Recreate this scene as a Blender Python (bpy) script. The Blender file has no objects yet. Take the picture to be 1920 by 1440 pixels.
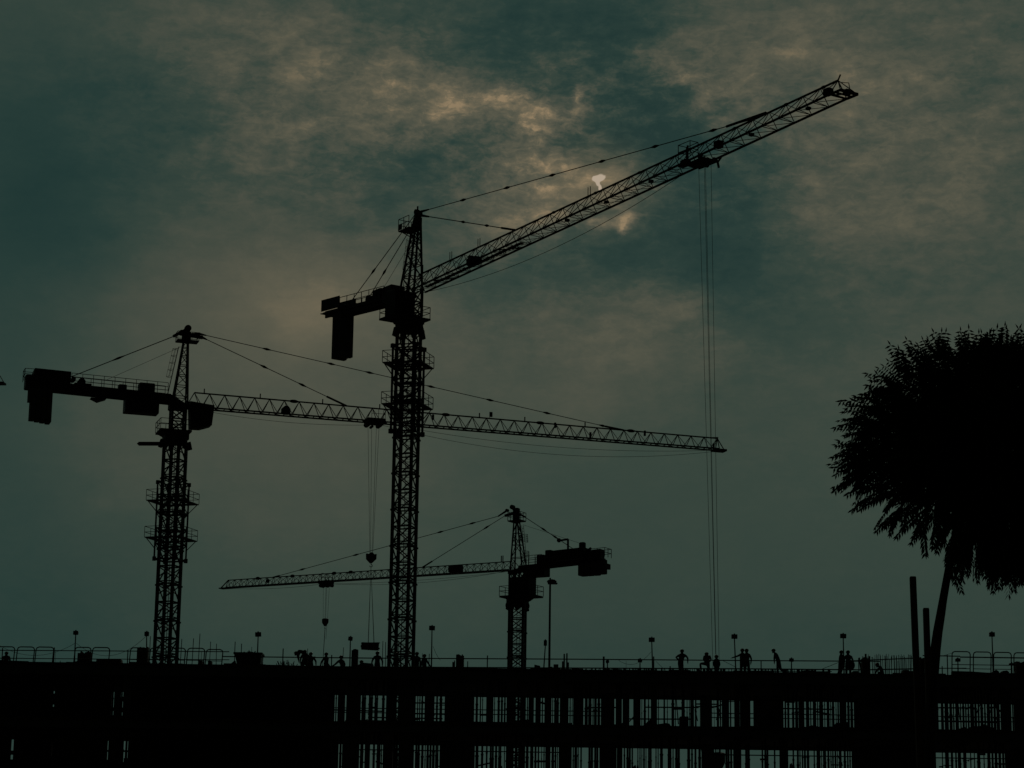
import bpy, bmesh, math, random
from mathutils import Vector
random.seed(7)
SC = bpy.context.scene
COL = SC.collection
# ------------------------------------------------------------------ camera
F = 4400.0; PITCH = math.radians(12.56); ROLL = 0.0142; CAM = Vector((0, 0, 1.6))
r0 = Vector((1, 0, 0)); u0 = Vector((0, -math.sin(PITCH), math.cos(PITCH))); fw = Vector((0, math.cos(PITCH), math.sin(PITCH)))
RX = r0 * math.cos(ROLL) + u0 * math.sin(ROLL)
UP = u0 * math.cos(ROLL) - r0 * math.sin(ROLL)
cd = bpy.data.cameras.new('camera'); cam = bpy.data.objects.new('camera', cd); COL.objects.link(cam)
from mathutils import Matrix
m = Matrix((RX, UP, -fw)).transposed().to_4x4(); m.translation = CAM
cam.matrix_world = m
cd.sensor_width = 36; cd.lens = 36 * F / 1920; cd.clip_end = 8000; cd.clip_start = 0.5
SC.camera = cam

def ray(u, v): return RX * ((u - 960) / F) + UP * ((720 - v) / F) + fw
def at(u, v, Y):
    d = ray(u, v); return CAM + d * (Y / d.y)
def at_z(u, v, z):
    d = ray(u, v); return CAM + d * ((z - CAM.z) / d.z)
def azel(u, v):
    d = ray(u, v).normalized(); return (math.atan2(d.x, d.y), math.asin(d.z))

# ------------------------------------------------------------------ view
SC.view_settings.view_transform = 'Standard'; SC.view_settings.look = 'None'
SC.view_settings.exposure = 0; SC.view_settings.gamma = 1; SC.view_settings.use_curve_mapping = False

# ------------------------------------------------------------------ sun
SUNPX = (1123, 337)
sd = ray(*SUNPX).normalized()
sun_az, sun_el = azel(*SUNPX)
sl = bpy.data.lights.new('sun', 'SUN'); sl.energy = 0.12; sl.angle = math.radians(10); sl.color = (1, 0.86, 0.7)
so = bpy.data.objects.new('sun', sl); COL.objects.link(so)
so.rotation_euler = sd.to_track_quat('Z', 'Y').to_euler()

# ------------------------------------------------------------------ sky (world)
def srgb(r, g, b):
    f = lambda c: (c / 255 / 12.92) if c / 255 <= 0.04045 else ((c / 255 + 0.055) / 1.055) ** 2.4
    return (f(r), f(g), f(b), 1)
def build_world():
    W = bpy.data.worlds.new('World'); SC.world = W; W.use_nodes = True
    nt = W.node_tree; N = nt.nodes; L = nt.links; N.clear()
    def nd(t, **k):
        n = N.new(t)
        for a, b in k.items(): setattr(n, a, b)
        return n
    def put(s, x):
        if hasattr(x, 'is_output'): L.new(x, s)
        else: s.default_value = x
    def mt(op, a, b=0.0, c=None, clamp=False):
        n = nd('ShaderNodeMath', operation=op, use_clamp=clamp); put(n.inputs[0], a); put(n.inputs[1], b)
        if c is not None: put(n.inputs[2], c)
        return n.outputs[0]
    def vm(op, a, b=(0, 0, 0)):
        n = nd('ShaderNodeVectorMath', operation=op); put(n.inputs[0], a); put(n.inputs[1], b)
        return n.outputs['Value'] if op in ('DOT_PRODUCT', 'LENGTH') else n.outputs['Vector']
    def noise(vec, scale, detail, rough, lac=2.0, dist=0.0, color=False):
        n = nd('ShaderNodeTexNoise'); put(n.inputs['Vector'], vec); n.inputs['Scale'].default_value = scale
        n.inputs['Detail'].default_value = detail; n.inputs['Roughness'].default_value = rough
        n.inputs['Lacunarity'].default_value = lac; n.inputs['Distortion'].default_value = dist
        return n.outputs['Color'] if color else n.outputs['Fac']
    tc = nd('ShaderNodeTexCoord').outputs['Generated']
    d = vm('NORMALIZE', tc)
    sp = nd('ShaderNodeSeparateXYZ'); L.new(d, sp.inputs[0]); x, y, z = sp.outputs
    az = mt('ARCTAN2', x, y); el = mt('ARCSINE', z)
    cb = nd('ShaderNodeCombineXYZ'); L.new(az, cb.inputs[0]); L.new(el, cb.inputs[1]); A = cb.outputs[0]
    # cloud coordinates: squeezed vertically, as a layer seen at a low angle
    P = vm('MULTIPLY', A, (F, F * 1.5, 0))           # 1 unit = 1 photo pixel
    # domain warp
    w1 = vm('SCALE', vm('SUBTRACT', noise(P, 1 / 260, 4, 0.55, color=True), (0.5, 0.5, 0.5))); w1.node.inputs['Scale'].default_value = 240
    w2 = vm('SCALE', vm('SUBTRACT', noise(P, 1 / 60, 4, 0.6, color=True), (0.5, 0.5, 0.5))); w2.node.inputs['Scale'].default_value = 70
    Q = vm('ADD', vm('ADD', vm('MULTIPLY', A, (F, F, 0)), vm('MULTIPLY', w1, (1, 0.5, 0))), vm('MULTIPLY', w2, (1, 0.6, 0)))
    def blob(u, v, ru, rv, amp, src=Q):
        a, e = azel(u, v)
        k = vm('MULTIPLY', vm('SUBTRACT', src, (a * F, e * F, 0)), (1 / ru, 1 / rv, 0))
        q = vm('DOT_PRODUCT', k, k)
        return mt('MULTIPLY', mt('POWER', 2.71828, mt('MULTIPLY', q, -1.0)), amp)
    def total(lst, base, src=Q):
        t = base
        for b in lst: t = mt('ADD', t, blob(*b, src=src))
        return t
    low = [  # broad light and dark regions of the cloud deck: (u, v, half widths, strength)
        (650, 150, 380, 110, .19), (860, 180, 190, 45, .17), (980, 240, 130, 60, .12), (430, 40, 260, 70, .10), (640, 230, 260, 60, .10), (980, 330, 150, 90, .16), (540, 330, 200, 60, .08),
        (560, 560, 430, 190, .17), (560, 900, 420, 240, .06), (180, 860, 160, 120, .06), (1100, 930, 260, 140, -.05), (1650, 620, 350, 160, .10), (585, 575, 130, 85, .20), (420, 760, 420, 200, .06), (1400, 110, 260, 110, .18), (1230, 105, 70, 40, .16), (1700, 150, 340, 200, .13), (1640, 340, 360, 120, .13), (1560, 420, 280, 70, .10),
        (1180, 640, 150, 90, .20), (1230, 570, 90, 40, .12), (1100, 760, 160, 60, .10), (1070, 370, 120, 80, .20), (940, 400, 60, 60, .14),
        (1010, 50, 190, 90, -.34), (1200, 110, 90, 120, -.26), (1120, 190, 90, 60, -.12), (1250, 260, 80, 90, -.30), (1330, 400, 150, 150, -.26), (1230, 480, 200, 60, -.20), (1400, 300, 80, 60, -.16), (1000, 520, 160, 70, -.10),
        (760, 320, 150, 50, -.20), (830, 260, 60, 30, -.10), (720, 400, 240, 50, -.08), (60, 300, 230, 230, -.24), (0, 620, 160, 330, -.12), (130, 420, 140, 120, -.12), (280, 150, 120, 60, -.12), (330, 260, 120, 60, -.06),
        (1500, 560, 260, 110, -.10), (1420, 620, 260, 150, -.05), (700, 1330, 1500, 210, -.12), (1500, 1280, 800, 260, -.08), (0, 1100, 330, 360, -.12), (700, 40, 90, 50, -.08)]
    base = total(low, 0.40)
    Q2 = vm('ADD', vm('MULTIPLY', A, (F, F, 0)), vm('MULTIPLY', w2, (1.1, .8, 0)))
    base = total([(935, 176, 34, 14, .22), (1010, 234, 50, 12, .22), (1085, 182, 14, 20, .26), (1165, 218, 32, 12, .24), (1186, 256, 12, 12, .30), (1000, 272, 20, 18, .14), (1050, 312, 50, 14, .20), (1040, 347, 44, 14, .22), (1172, 408, 24, 20, .62), (1170, 430, 10, 12, .45), (1125, 420, 20, 10, .42), (1200, 405, 26, 8, .2),
                  (1122, 335, 48, 26, .20), (1235, 350, 20, 9, .30), (1308, 185, 20, 28, .28), (1250, 118, 40, 10, .16), (1010, 395, 40, 20, .20), (960, 415, 26, 14, .14), (1285, 148, 40, 12, .2), (1060, 268, 40, 14, -.12), (900, 255, 40, 22, -.12), (930, 330, 40, 24, -.10), (1085, 355, 40, 9, -.10),
                  (780, 165, 60, 12, .12), (700, 205, 60, 12, .10), (840, 285, 26, 8, .16), (720, 350, 40, 12, .10), (1480, 95, 60, 12, .10), (1630, 150, 70, 12, .10), (1560, 360, 50, 12, .08)], base, Q2)
    # how strongly the broken cloud texture shows
    amp = total([(1110, 240, 330, 230, .68), (1700, 230, 460, 300, .40), (600, 190, 420, 230, .46), (1150, 600, 320, 140, .16)], 0.05)
    def sh(x_, a_, b_):
        n = nd('ShaderNodeMapRange', interpolation_type='SMOOTHSTEP'); L.new(x_, n.inputs[0]); n.inputs[1].default_value = a_; n.inputs[2].default_value = b_; n.inputs[3].default_value = -.42; n.inputs[4].default_value = .58
        return n.outputs[0]
    n1 = sh(noise(vm('ADD', P, vm('MULTIPLY', w1, (.5, .5, 0))), 1 / 120, 9, 0.62, 2.1), .40, .66)
    n2 = sh(noise(vm('ADD', vm('MULTIPLY', P, (1, 1.3, 0)), (900, 300, 5)), 1 / 46, 8, 0.66, 2.1, 0.9), .36, .68)
    n3 = sh(noise(vm('ADD', vm('MULTIPLY', P, (1, 1.15, 0)), vm('ADD', vm('MULTIPLY', w2, (.5, .5, 0)), (300, 700, 9))), 1 / 78, 6, 0.55, 2.1, 0.2), .40, .62)
    det = mt('ADD', mt('ADD', mt('MULTIPLY', n1, .40), mt('MULTIPLY', n2, .20)), mt('MULTIPLY', n3, .26))
    # crisp small broken puffs and, to the right, fine ripples
    n4 = sh(noise(vm('ADD', vm('MULTIPLY', P, (1, 1.2, 0)), vm('ADD', vm('MULTIPLY', w2, (.7, .7, 0)), (50, 90, 3))), 1 / 24, 5, 0.6, 2.2, 0.6), .42, .60)
    n5 = sh(noise(vm('ADD', vm('MULTIPLY', P, (.55, 1.5, 0)), vm('ADD', vm('MULTIPLY', w2, (.4, .9, 0)), (700, 90, 13))), 1 / 38, 5, 0.55, 2.2, 0.5), .42, .60)
    det = mt('ADD', mt('ADD', mt('MULTIPLY', det, .82), mt('MULTIPLY', n4, .13)), mt('MULTIPLY', n5, .13))
    t = mt('ADD', base, mt('MULTIPLY', det, amp))
    ramp = nd('ShaderNodeValToRGB'); cr = ramp.color_ramp
    stops = [(0.0, (27, 52, 50)), (0.2, (36, 58, 54)), (0.38, (51, 66, 59)), (0.55, (71, 76, 66)), (0.72, (88, 87, 73)), (0.88, (111, 102, 82)), (1.0, (140, 122, 95))]
    while len(cr.elements) < len(stops): cr.elements.new(0.5)
    for e, (p_, c) in zip(cr.elements, stops): e.position = p_; e.color = srgb(*c)
    L.new(t, ramp.inputs[0]); cloud = ramp.outputs[0]
    # the sun, a thin bright gap in the cloud
    def mixc(f, a, b, bt='MIX'):
        n = nd('ShaderNodeMix', data_type='RGBA', blend_type=bt); put(n.inputs[0], f); put(n.inputs[6], a); put(n.inputs[7], b); return n.outputs[2]
    w3 = vm('SCALE', vm('SUBTRACT', noise(P, 1 / 20, 2, 0.4, color=True), (0.5, 0.5, 0.5))); w3.node.inputs['Scale'].default_value = 9
    Q3 = vm('ADD', vm('MULTIPLY', A, (F, F, 0)), vm('MULTIPLY', w3, (1, 1, 0)))
    g = mt('ADD', mt('ADD', blob(1116, 336, 9, 6.5, .83, Q3), blob(1127, 332.5, 10.5, 7.5, .84, Q3)), mt('ADD', blob(1120, 346, 5, 5, .6, Q3), blob(1126, 354, 4, 6.5, .8, Q3)))
    disc = nd('ShaderNodeMapRange'); L.new(g, disc.inputs[0]); disc.inputs[1].default_value = .36; disc.inputs[2].default_value = .52
    glow = blob(1120, 345, 75, 55, .22, vm('MULTIPLY', A, (F, F, 0)))
    cloud = mixc(glow, cloud, srgb(150, 128, 96))
    cloud = mixc(disc.outputs[0], cloud, srgb(176, 160, 140))
    # clear sky behind the deck
    sky = nd('ShaderNodeTexSky', sky_type='NISHITA', sun_disc=False, sun_elevation=sun_el, sun_rotation=sun_az)
    sky.dust_density = 4; sky.air_density = 1.2
    skyc = vm('SCALE', sky.outputs[0]); skyc.node.inputs['Scale'].default_value = 0.00008
    out = mixc(1.0, cloud, skyc, 'ADD')
    # added falloff: sky dimmed away from the sun to keep camera-facing sides black
    c = vm('DOT_PRODUCT', d, tuple(sd))
    mr = nd('ShaderNodeMapRange', interpolation_type='SMOOTHSTEP'); L.new(c, mr.inputs[0])
    mr.inputs[1].default_value = 0.35; mr.inputs[2].default_value = 0.955; mr.inputs[3].default_value = 0.03; mr.inputs[4].default_value = 1.0
    fin = vm('SCALE', out); L.new(mr.outputs[0], fin.node.inputs['Scale'])
    bg = nd('ShaderNodeBackground'); L.new(fin, bg.inputs[0]); bg.inputs[1].default_value = 1.0
    o = nd('ShaderNodeOutputWorld'); L.new(bg.outputs[0], o.inputs[0])
    W.cycles.sampling_method = 'MANUAL'; W.cycles.sample_map_resolution = 512
build_world()

# ------------------------------------------------------------------ materials
def mat(name, c1, c2, scale=4.0, rough=0.7, metal=0.0, bump=0.0):
    M = bpy.data.materials.new(name); M.use_nodes = True; nt = M.node_tree; N = nt.nodes; L = nt.links
    b = N['Principled BSDF']; b.inputs['Roughness'].default_value = rough; b.inputs['Metallic'].default_value = metal
    b.inputs['Specular IOR Level'].default_value = 0.15
    tc = N.new('ShaderNodeTexCoord'); n = N.new('ShaderNodeTexNoise'); n.inputs['Scale'].default_value = scale; n.inputs['Detail'].default_value = 6
    L.new(tc.outputs['Object'], n.inputs['Vector'])
    r = N.new('ShaderNodeValToRGB'); r.color_ramp.elements[0].position = .35; r.color_ramp.elements[1].position = .65
    r.color_ramp.elements[0].color = (*c1, 1); r.color_ramp.elements[1].color = (*c2, 1)
    L.new(n.outputs['Fac'], r.inputs[0]); L.new(r.outputs[0], b.inputs['Base Color'])
    if bump:
        bp = N.new('ShaderNodeBump'); bp.inputs['Strength'].default_value = bump; L.new(n.outputs['Fac'], bp.inputs['Height']); L.new(bp.outputs[0], b.inputs['Normal'])
    return M
STEEL = mat('dark crane steel', (.05, .045, .04), (.075, .06, .045), 3, .6)
CABM = mat('dark cab paint', (.05, .05, .05), (.07, .065, .06), 2, .5)
ROPE = mat('galvanised steel rope', (.22, .25, .25), (.3, .33, .33), 9, .5)
CONC = mat('raw concrete', (.16, .155, .15), (.24, .23, .22), 1.2, .9, 0, .2)
BALL = mat('ballast concrete', (.14, .14, .135), (.2, .195, .19), 2, .9, 0, .2)
TIMB = mat('site timber', (.1, .07, .045), (.17, .12, .08), 6, .85, 0, .3)
TUBE = mat('scaffold tube steel', (.09, .085, .08), (.14, .12, .1), 8, .6)
REBAR = mat('rusty rebar', (.07, .045, .03), (.11, .07, .045), 20, .8)
LAMP = mat('black lamp housing', (.03, .03, .03), (.05, .05, .05), 5, .5)
LEAF = mat('leaf green', (.03, .055, .02), (.06, .09, .03), 1.5, .6)
BARK = mat('tree bark', (.06, .045, .035), (.11, .09, .07), 12, .9, 0, .5)
EARTH = mat('bare earth', (.09, .075, .055), (.14, .115, .085), .3, .95, 0, .3)
CLOTH = [mat('work clothes blue', (.03, .04, .07), (.04, .05, .09), 10, .9), mat('work clothes grey', (.05, .05, .05), (.07, .07, .065), 10, .9),
         mat('work clothes brown', (.07, .05, .035), (.09, .065, .045), 10, .9)]
HAT = mat('hard hat plastic', (.2, .14, .03), (.24, .17, .04), 3, .4)
NETM = mat('green safety net', (.02, .06, .045), (.03, .08, .06), 5, .8)
TARP = mat('pale blue sheet', (.12, .2, .24), (.16, .25, .3), 2, .8)

# ------------------------------------------------------------------ mesh helpers
V = Vector
class MB:
    def __init__(s): s.v = []; s.f = []
    def add(s, vs, fs):
        o = len(s.v); s.v += [tuple(q) for q in vs]; s.f += [tuple(i + o for i in q) for q in fs]; return s
    def box(s, x0, x1, y0, y1, z0, z1):
        return s.add([(x0, y0, z0), (x1, y0, z0), (x1, y1, z0), (x0, y1, z0), (x0, y0, z1), (x1, y0, z1), (x1, y1, z1), (x0, y1, z1)],
                     [(0, 3, 2, 1), (4, 5, 6, 7), (0, 1, 5, 4), (1, 2, 6, 5), (2, 3, 7, 6), (3, 0, 4, 7)])
    def bbox(s, x0, x1, y0, y1, z0, z1, b=.05):      # box with chamfered vertical and top edges
        ring = lambda i, z: [(x0 + i + b, y0 + i, z), (x1 - i - b, y0 + i, z), (x1 - i, y0 + i + b, z), (x1 - i, y1 - i - b, z), (x1 - i - b, y1 - i, z), (x0 + i + b, y1 - i, z), (x0 + i, y1 - i - b, z), (x0 + i, y0 + i + b, z)]
        vs = ring(b, z0) + ring(0, z0 + b) + ring(0, z1 - b) + ring(b, z1)
        fs = [tuple(range(7, -1, -1)), tuple(range(24, 32))]
        for k in range(3):
            for j in range(8): fs.append((k * 8 + j, k * 8 + (j + 1) % 8, k * 8 + 8 + (j + 1) % 8, k * 8 + 8 + j))
        return s.add(vs, fs)
    def bar(s, p, q, t, n=4, t2=None):               # prism between two points
        p = V(p); q = V(q); a = q - p
        if a.length < 1e-6: return s
        a.normalize(); h = V((0, 0, 1)) if abs(a.z) < .95 else V((1, 0, 0))
        b = a.cross(h).normalized(); c = b.cross(a)
        if t2 is None: t2 = t
        vs = []
        for o, tt in ((p, t), (q, t2)):
            for k in range(n):
                g = 2 * math.pi * (k + .5) / n; rr = tt / 2 * (1.414 if n == 4 else 1)
                vs.append(o + b * math.cos(g) * rr + c * math.sin(g) * rr)
        fs = [tuple(range(n - 1, -1, -1)), tuple(range(n, 2 * n))] + [(k, (k + 1) % n, n + (k + 1) % n, n + k) for k in range(n)]
        return s.add(vs, fs)
    def path(s, pts, t, n=6):
        for p, q in zip(pts[:-1], pts[1:]): s.bar(p, q, t, n)
        return s
    def cyl(s, c, axis, r, L, n=14, r2=None):
        a = V(axis).normalized(); return s.bar(V(c) - a * L / 2, V(c) + a * L / 2, 2 * r, n, None if r2 is None else 2 * r2)
    def ball(s, c, r, sx=1, sy=1, sz=1, n=8, m=6):
        vs = [(c[0], c[1], c[2] - r * sz)]
        for i in range(1, m):
            ph = math.pi * i / m
            for j in range(n):
                th = 2 * math.pi * j / n; vs.append((c[0] + r * sx * math.sin(ph) * math.cos(th), c[1] + r * sy * math.sin(ph) * math.sin(th), c[2] - r * sz * math.cos(ph)))
        vs.append((c[0], c[1], c[2] + r * sz)); fs = [(0, 1 + (j + 1) % n, 1 + j) for j in range(n)]
        for i in range(m - 2):
            for j in range(n): a = 1 + i * n + j; b = 1 + i * n + (j + 1) % n; fs.append((a, b, b + n, a + n))
        e = len(vs) - 1; fs += [(e, 1 + (m - 2) * n + j, 1 + (m - 2) * n + (j + 1) % n) for j in range(n)]
        return s.add(vs, fs)
    def prism(s, poly, y0, y1):                       # polygon in (x, z) extruded along y
        n = len(poly); vs = [(x, y0, z) for x, z in poly] + [(x, y1, z) for x, z in poly]
        return s.add(vs, [tuple(range(n)), tuple(range(2 * n - 1, n - 1, -1))] + [(k, n + k, n + (k + 1) % n, (k + 1) % n) for k in range(n)])
    def rail(s, pts, h=1.1, t=.055, gap=1.4, mid=(0.5,)):
        pts = [V(q) for q in pts]; up = V((0, 0, h))
        for k, (p, q) in enumerate(zip(pts[:-1], pts[1:])):
            n = max(1, round((q - p).length / gap))
            for i in range(n + (k == len(pts) - 2)): c = p.lerp(q, i / n); s.bar(c, c + up, t)
            for g in (1.0,) + tuple(mid): s.bar(p + up * g, q + up * g, t)
        return s
    def build(s, name, material, parent=None, smooth=False):
        me = bpy.data.meshes.new(name); me.from_pydata(s.v, [], s.f); me.update()
        if smooth:
            for p in me.polygons: p.use_smooth = True
        me.materials.append(material)
        o = bpy.data.objects.new(name, me); COL.objects.link(o)
        if parent: o.parent = parent
        return o
def tag(o, label=None, cat=None, group=None, kind=None):
    for k, x in (('label', label), ('category', cat), ('group', group), ('kind', kind)):
        if x: o[k] = x
    return o
def empty(name, loc=(0, 0, 0), rz=0, **k):
    o = bpy.data.objects.new(name, None); COL.objects.link(o); o.location = loc; o.rotation_euler = (0, 0, rz); o.empty_display_size = .3
    return tag(o, **k)
def dup(o, parent=None, keep=True):
    c = o.copy(); COL.objects.link(c)
    if parent: c.parent = parent
    for ch in [q for q in bpy.data.objects if q.parent == o and q != c]: dup(ch, c)
    return c
def base_origin(o):
    """move a lone mesh's origin to its base centre"""
    me = o.data; xs = [q.co for q in me.vertices]
    c = V(((min(q.x for q in xs) + max(q.x for q in xs)) / 2, (min(q.y for q in xs) + max(q.y for q in xs)) / 2, min(q.z for q in xs)))
    me.transform(Matrix.Translation(-c)); o.location = c; return o

# ------------------------------------------------------------------ ground
g = MB(); R_ = 3000
g.add([(-R_, -R_, 0), (R_, -R_, 0), (R_, R_, 0), (-R_, R_, 0)], [(0, 1, 2, 3)])
tag(g.build('ground', EARTH), kind='structure')

# ------------------------------------------------------------------ the unfinished building
FY, BY = 145.0, 157.0                 # front and back of the frame
ROOF, SOF1 = 15.86, at(1100, 1310, BY).z             # roof deck and its soffit
FL1, SOF2 = at(1100, 1359, FY - .08).z - .27, at(1100, 1402, BY).z              # upper open floor
FL2 = FL1 - 3.12; SOF3 = FL2 - .57
X0, X1 = -44.0, 46.0
bl = empty('unfinished_building', (0, FY, 0), label='long black concrete frame under construction with propped open floors and workers on top', cat='building')
def bpart(mb, name, m, label=None):
    o = mb.build(name, m, bl); o.data.transform(Matrix.Translation((0, -FY, 0)))
    if label: o['label'] = label
    return o
def slab(z0, z1, up):
    b = MB(); b.box(X0, X1, FY, BY, z0 + .25, z1)
    b.box(X0, X1, FY - .08, FY + .25, z0, z1 + up)          # edge beam with upstand
    b.box(X0, X1, BY - .3, BY, z0, z0 + .25)
    for k in range(13): x = X0 + 3 + k * 7; b.box(x, x + .35, FY + .25, BY - .3, z0 + .02, z0 + .25)
    return b
bpart(slab(SOF1, ROOF, .06), 'roof_slab', CONC)
b = slab(SOF2, FL1, .27); b.box(-9, 4, FY + .3, FY + 1.2, FL1, FL1 + .4); bpart(b, 'floor_slab', CONC)
bpart(slab(SOF3, FL2, .27), 'floor_slab', CONC)
bpart(slab(5.9, 6.5, .27), 'floor_slab', CONC)
b = MB(); b.box(X0 + .5, X1 - .5, FY + 1, BY - 1, -.3, 5.9); bpart(b, 'wall', CONC)
for k in range(13): x = X0 + 3 + k * 7; b = MB(); b.box(x, x + .5, FY + .3, FY + .8, 6.5, SOF3); bpart(b, 'column', CONC)

row1 = [(98, 101), (208, 209), (212, 213), (224, 226), (229, 230), (244, 245), (627, 629), (631, 633), (646, 649), (676, 678), (686, 691), (699, 702), (708.5, 716), (721, 724), (743, 746), (779, 782), (784, 786), (788, 790), (793, 796), (814, 817.5), (821, 824), (829, 833.5),
        (889, 892), (896, 899.5), (902, 904), (905.5, 911.5), (925, 926.5), (928, 933), (937, 939), (943, 945), (948, 950), (967, 970), (974, 975), (986, 988), (990, 991), (1001, 1004), (1014, 1016), (1018, 1021), (1034, 1035.5), (1037, 1039), (1048, 1050), (1066, 1068), (1070, 1072), (1073.5, 1075), (1094, 1096.5), (1102, 1103), (1109, 1111), (1113, 1114), (1119, 1120.5), (1125, 1127.5),
        (1152, 1155), (1166, 1168), (1180, 1188), (1201, 1203), (1204, 1207), (1211, 1215), (1217, 1221), (1232, 1234), (1235, 1244), (1247, 1250.5), (1252, 1259), (1264, 1265.5), (1267, 1278), (1284, 1287.5), (1289, 1292), (1293, 1294), (1301, 1303), (1306, 1314), (1335, 1344), (1348, 1350), (1352, 1354.5), (1367, 1368.5), (1371, 1377.5), (1387, 1389), (1407, 1413),
        (1469, 1471), (1474, 1476), (1480, 1485), (1489, 1491), (1496, 1498), (1508, 1511), (1517, 1519), (1521, 1524), (1530, 1532), (1534, 1536), (1543, 1545.5), (1547, 1550), (1555, 1557), (1558, 1560), (1564, 1567), (1568, 1570), (1573, 1575.5), (1587, 1588.5), (1593, 1594.5), (1599, 1601.5),
        (1750, 1755), (1759, 1764), (1769, 1771), (1778, 1780), (1785, 1786.5), (1789, 1791), (1797, 1800), (1802, 1804), (1808, 1809.5), (1812, 1814), (1817, 1819), (1826, 1827), (1831, 1833), (1836, 1838), (1843, 1845), (1848, 1850), (1856, 1857), (1861, 1862.5), (1867, 1868), (1874, 1876), (1877, 1879), (1896, 1897.5), (1900, 1901.5)]
row2 = [(19, 24), (96, 97), (200, 202), (222, 223), (231, 234), (238, 239), (634, 636), (640, 641), (673, 675), (681, 683.5), (693, 698.5), (703, 706), (713, 714), (716, 717.5), (736, 737), (746, 747), (770, 771.5), (776, 778), (787, 789.5), (794, 796), (798, 799.5), (804, 805), (809, 810), (815, 816), (822, 824),
        (890, 891.5), (897, 902), (906, 911), (914, 918), (926, 928), (932, 934), (940, 945), (946.5, 950), (963, 965), (970, 971.5), (984, 986), (991, 994), (1000, 1002), (1006, 1008), (1011, 1015), (1016, 1019), (1021, 1022.5), (1032, 1034), (1039, 1040), (1043, 1044.5), (1046, 1048), (1072, 1073.5), (1076, 1077), (1082, 1083), (1085, 1088), (1091, 1103), (1112, 1114), (1122, 1124), (1156, 1157),
        (1167, 1169.5), (1172, 1174.5), (1183, 1184), (1187, 1195), (1197, 1199), (1201, 1203), (1204, 1206), (1209, 1210.5), (1212, 1215), (1222, 1229), (1231, 1233), (1235, 1237.5), (1243, 1252), (1259, 1261), (1263, 1266), (1275, 1288.5), (1294, 1296), (1299, 1302), (1306, 1309.5), (1314, 1317), (1339, 1342), (1343, 1348), (1351, 1360), (1368, 1369), (1373, 1376), (1390, 1397), (1406, 1428), (1431, 1433), (1441, 1451), (1454, 1463), (1478, 1486), (1489, 1494), (1498, 1499), (1501, 1503.5), (1506, 1507.5), (1511, 1513), (1517, 1525.5), (1528, 1531), (1538, 1540), (1541, 1543), (1549, 1551.5), (1555, 1557), (1559, 1560.5), (1563, 1565), (1568, 1569.5), (1571, 1573), (1578, 1582), (1586, 1588), (1591, 1592.5), (1595, 1597.5),
        (1755, 1766), (1768, 1772), (1779, 1783), (1787, 1791), (1794, 1796), (1802, 1806), (1812, 1819), (1821, 1826), (1828, 1832), (1838, 1844), (1846, 1851), (1857, 1859), (1863, 1865), (1870, 1872), (1877, 1879), (1883, 1885)]
PROPS = {}
def make_prop(h, d):
    key = (round(h, 2), round(d, 2))
    if key not in PROPS:
        b = MB(); b.bar((0, 0, 0), (0, 0, h * .58), d, 8); b.bar((0, 0, h * .58), (0, 0, h), d * .88, 8)
        b.box(-d * .9, d * .9, -d * .9, d * .9, 0, .02); b.box(-d * .9, d * .9, -d * .9, d * .9, h - .02, h - .001)
        b.cyl((0, 0, h * .58), (0, 0, 1), d * .62, .1, 8)
        o = b.build('shoring_prop', TUBE); PROPS[key] = o.data; return o
    o = bpy.data.objects.new('shoring_prop', PROPS[key]); COL.objects.link(o); return o
ncol = [0]
def fill_row(row, vm_, fl, sof, where):
    e = [(-30, -30)] + row + [(1960, 1960)]
    h = sof - fl; h2 = h + .25
    for (a0, a1), (b0, b1) in zip(e[:-1], e[1:]):
        w = b0 - a1; uc = (a1 + b0) / 2
        if w <= 0: continue
        if w > 9:
            Y = FY + .5 if w < 60 else BY - .8
            if 9 < w < 60: Y = random.choice([FY + .6, FY + 4, BY - 1.2])
            p, q = at(a1, vm_, Y), at(b0, vm_, Y)
            c = MB()
            if w < 26: c.box(p.x, q.x, Y, Y + min(.8, q.x - p.x), fl, sof + .24); bpart(c, 'column', CONC); ncol[0] += 1
            else: c.box(p.x, q.x, Y, Y + .2, fl, sof + .24); bpart(c, 'wall', CONC)
        else:
            n = 1 if w < 6 else 2
            for k in range(n):
                Y = FY + random.uniform(1.0, 11.0)
                u = a1 + w * (k + .5) / n; d = w / n * 1.12 * Y / F
                d = max(.06, round(d / .02) * .02)
                o = make_prop(h2 - .002, d); p = at(u, vm_, Y); o.location = (p.x, Y, fl)
                tag(o, 'vertical steel prop shoring the slab above the ' + where + ' open floor of the unfinished building', 'shoring prop', 'shoring props of the ' + where + ' open floor')
fill_row(row1, 1328, FL1, SOF1, 'upper')
fill_row(row2, 1420, FL2, SOF2, 'lower')
for x in (-43.5, -40, -36, 35.5, 40, 45):
    for za, zb in ((FL1, SOF1 + .24), (FL2, SOF2 + .24)): b = MB(); b.box(x, x + .5, FY + .6, FY + 1.1, za, zb); b.box(x, x + .5, BY - 1.2, BY - .7, za, zb); b.box(x + .1, x + .4, FY + 1.1, BY - 1.2, zb - .5, zb - .02); bpart(b, 'column', CONC)
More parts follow.
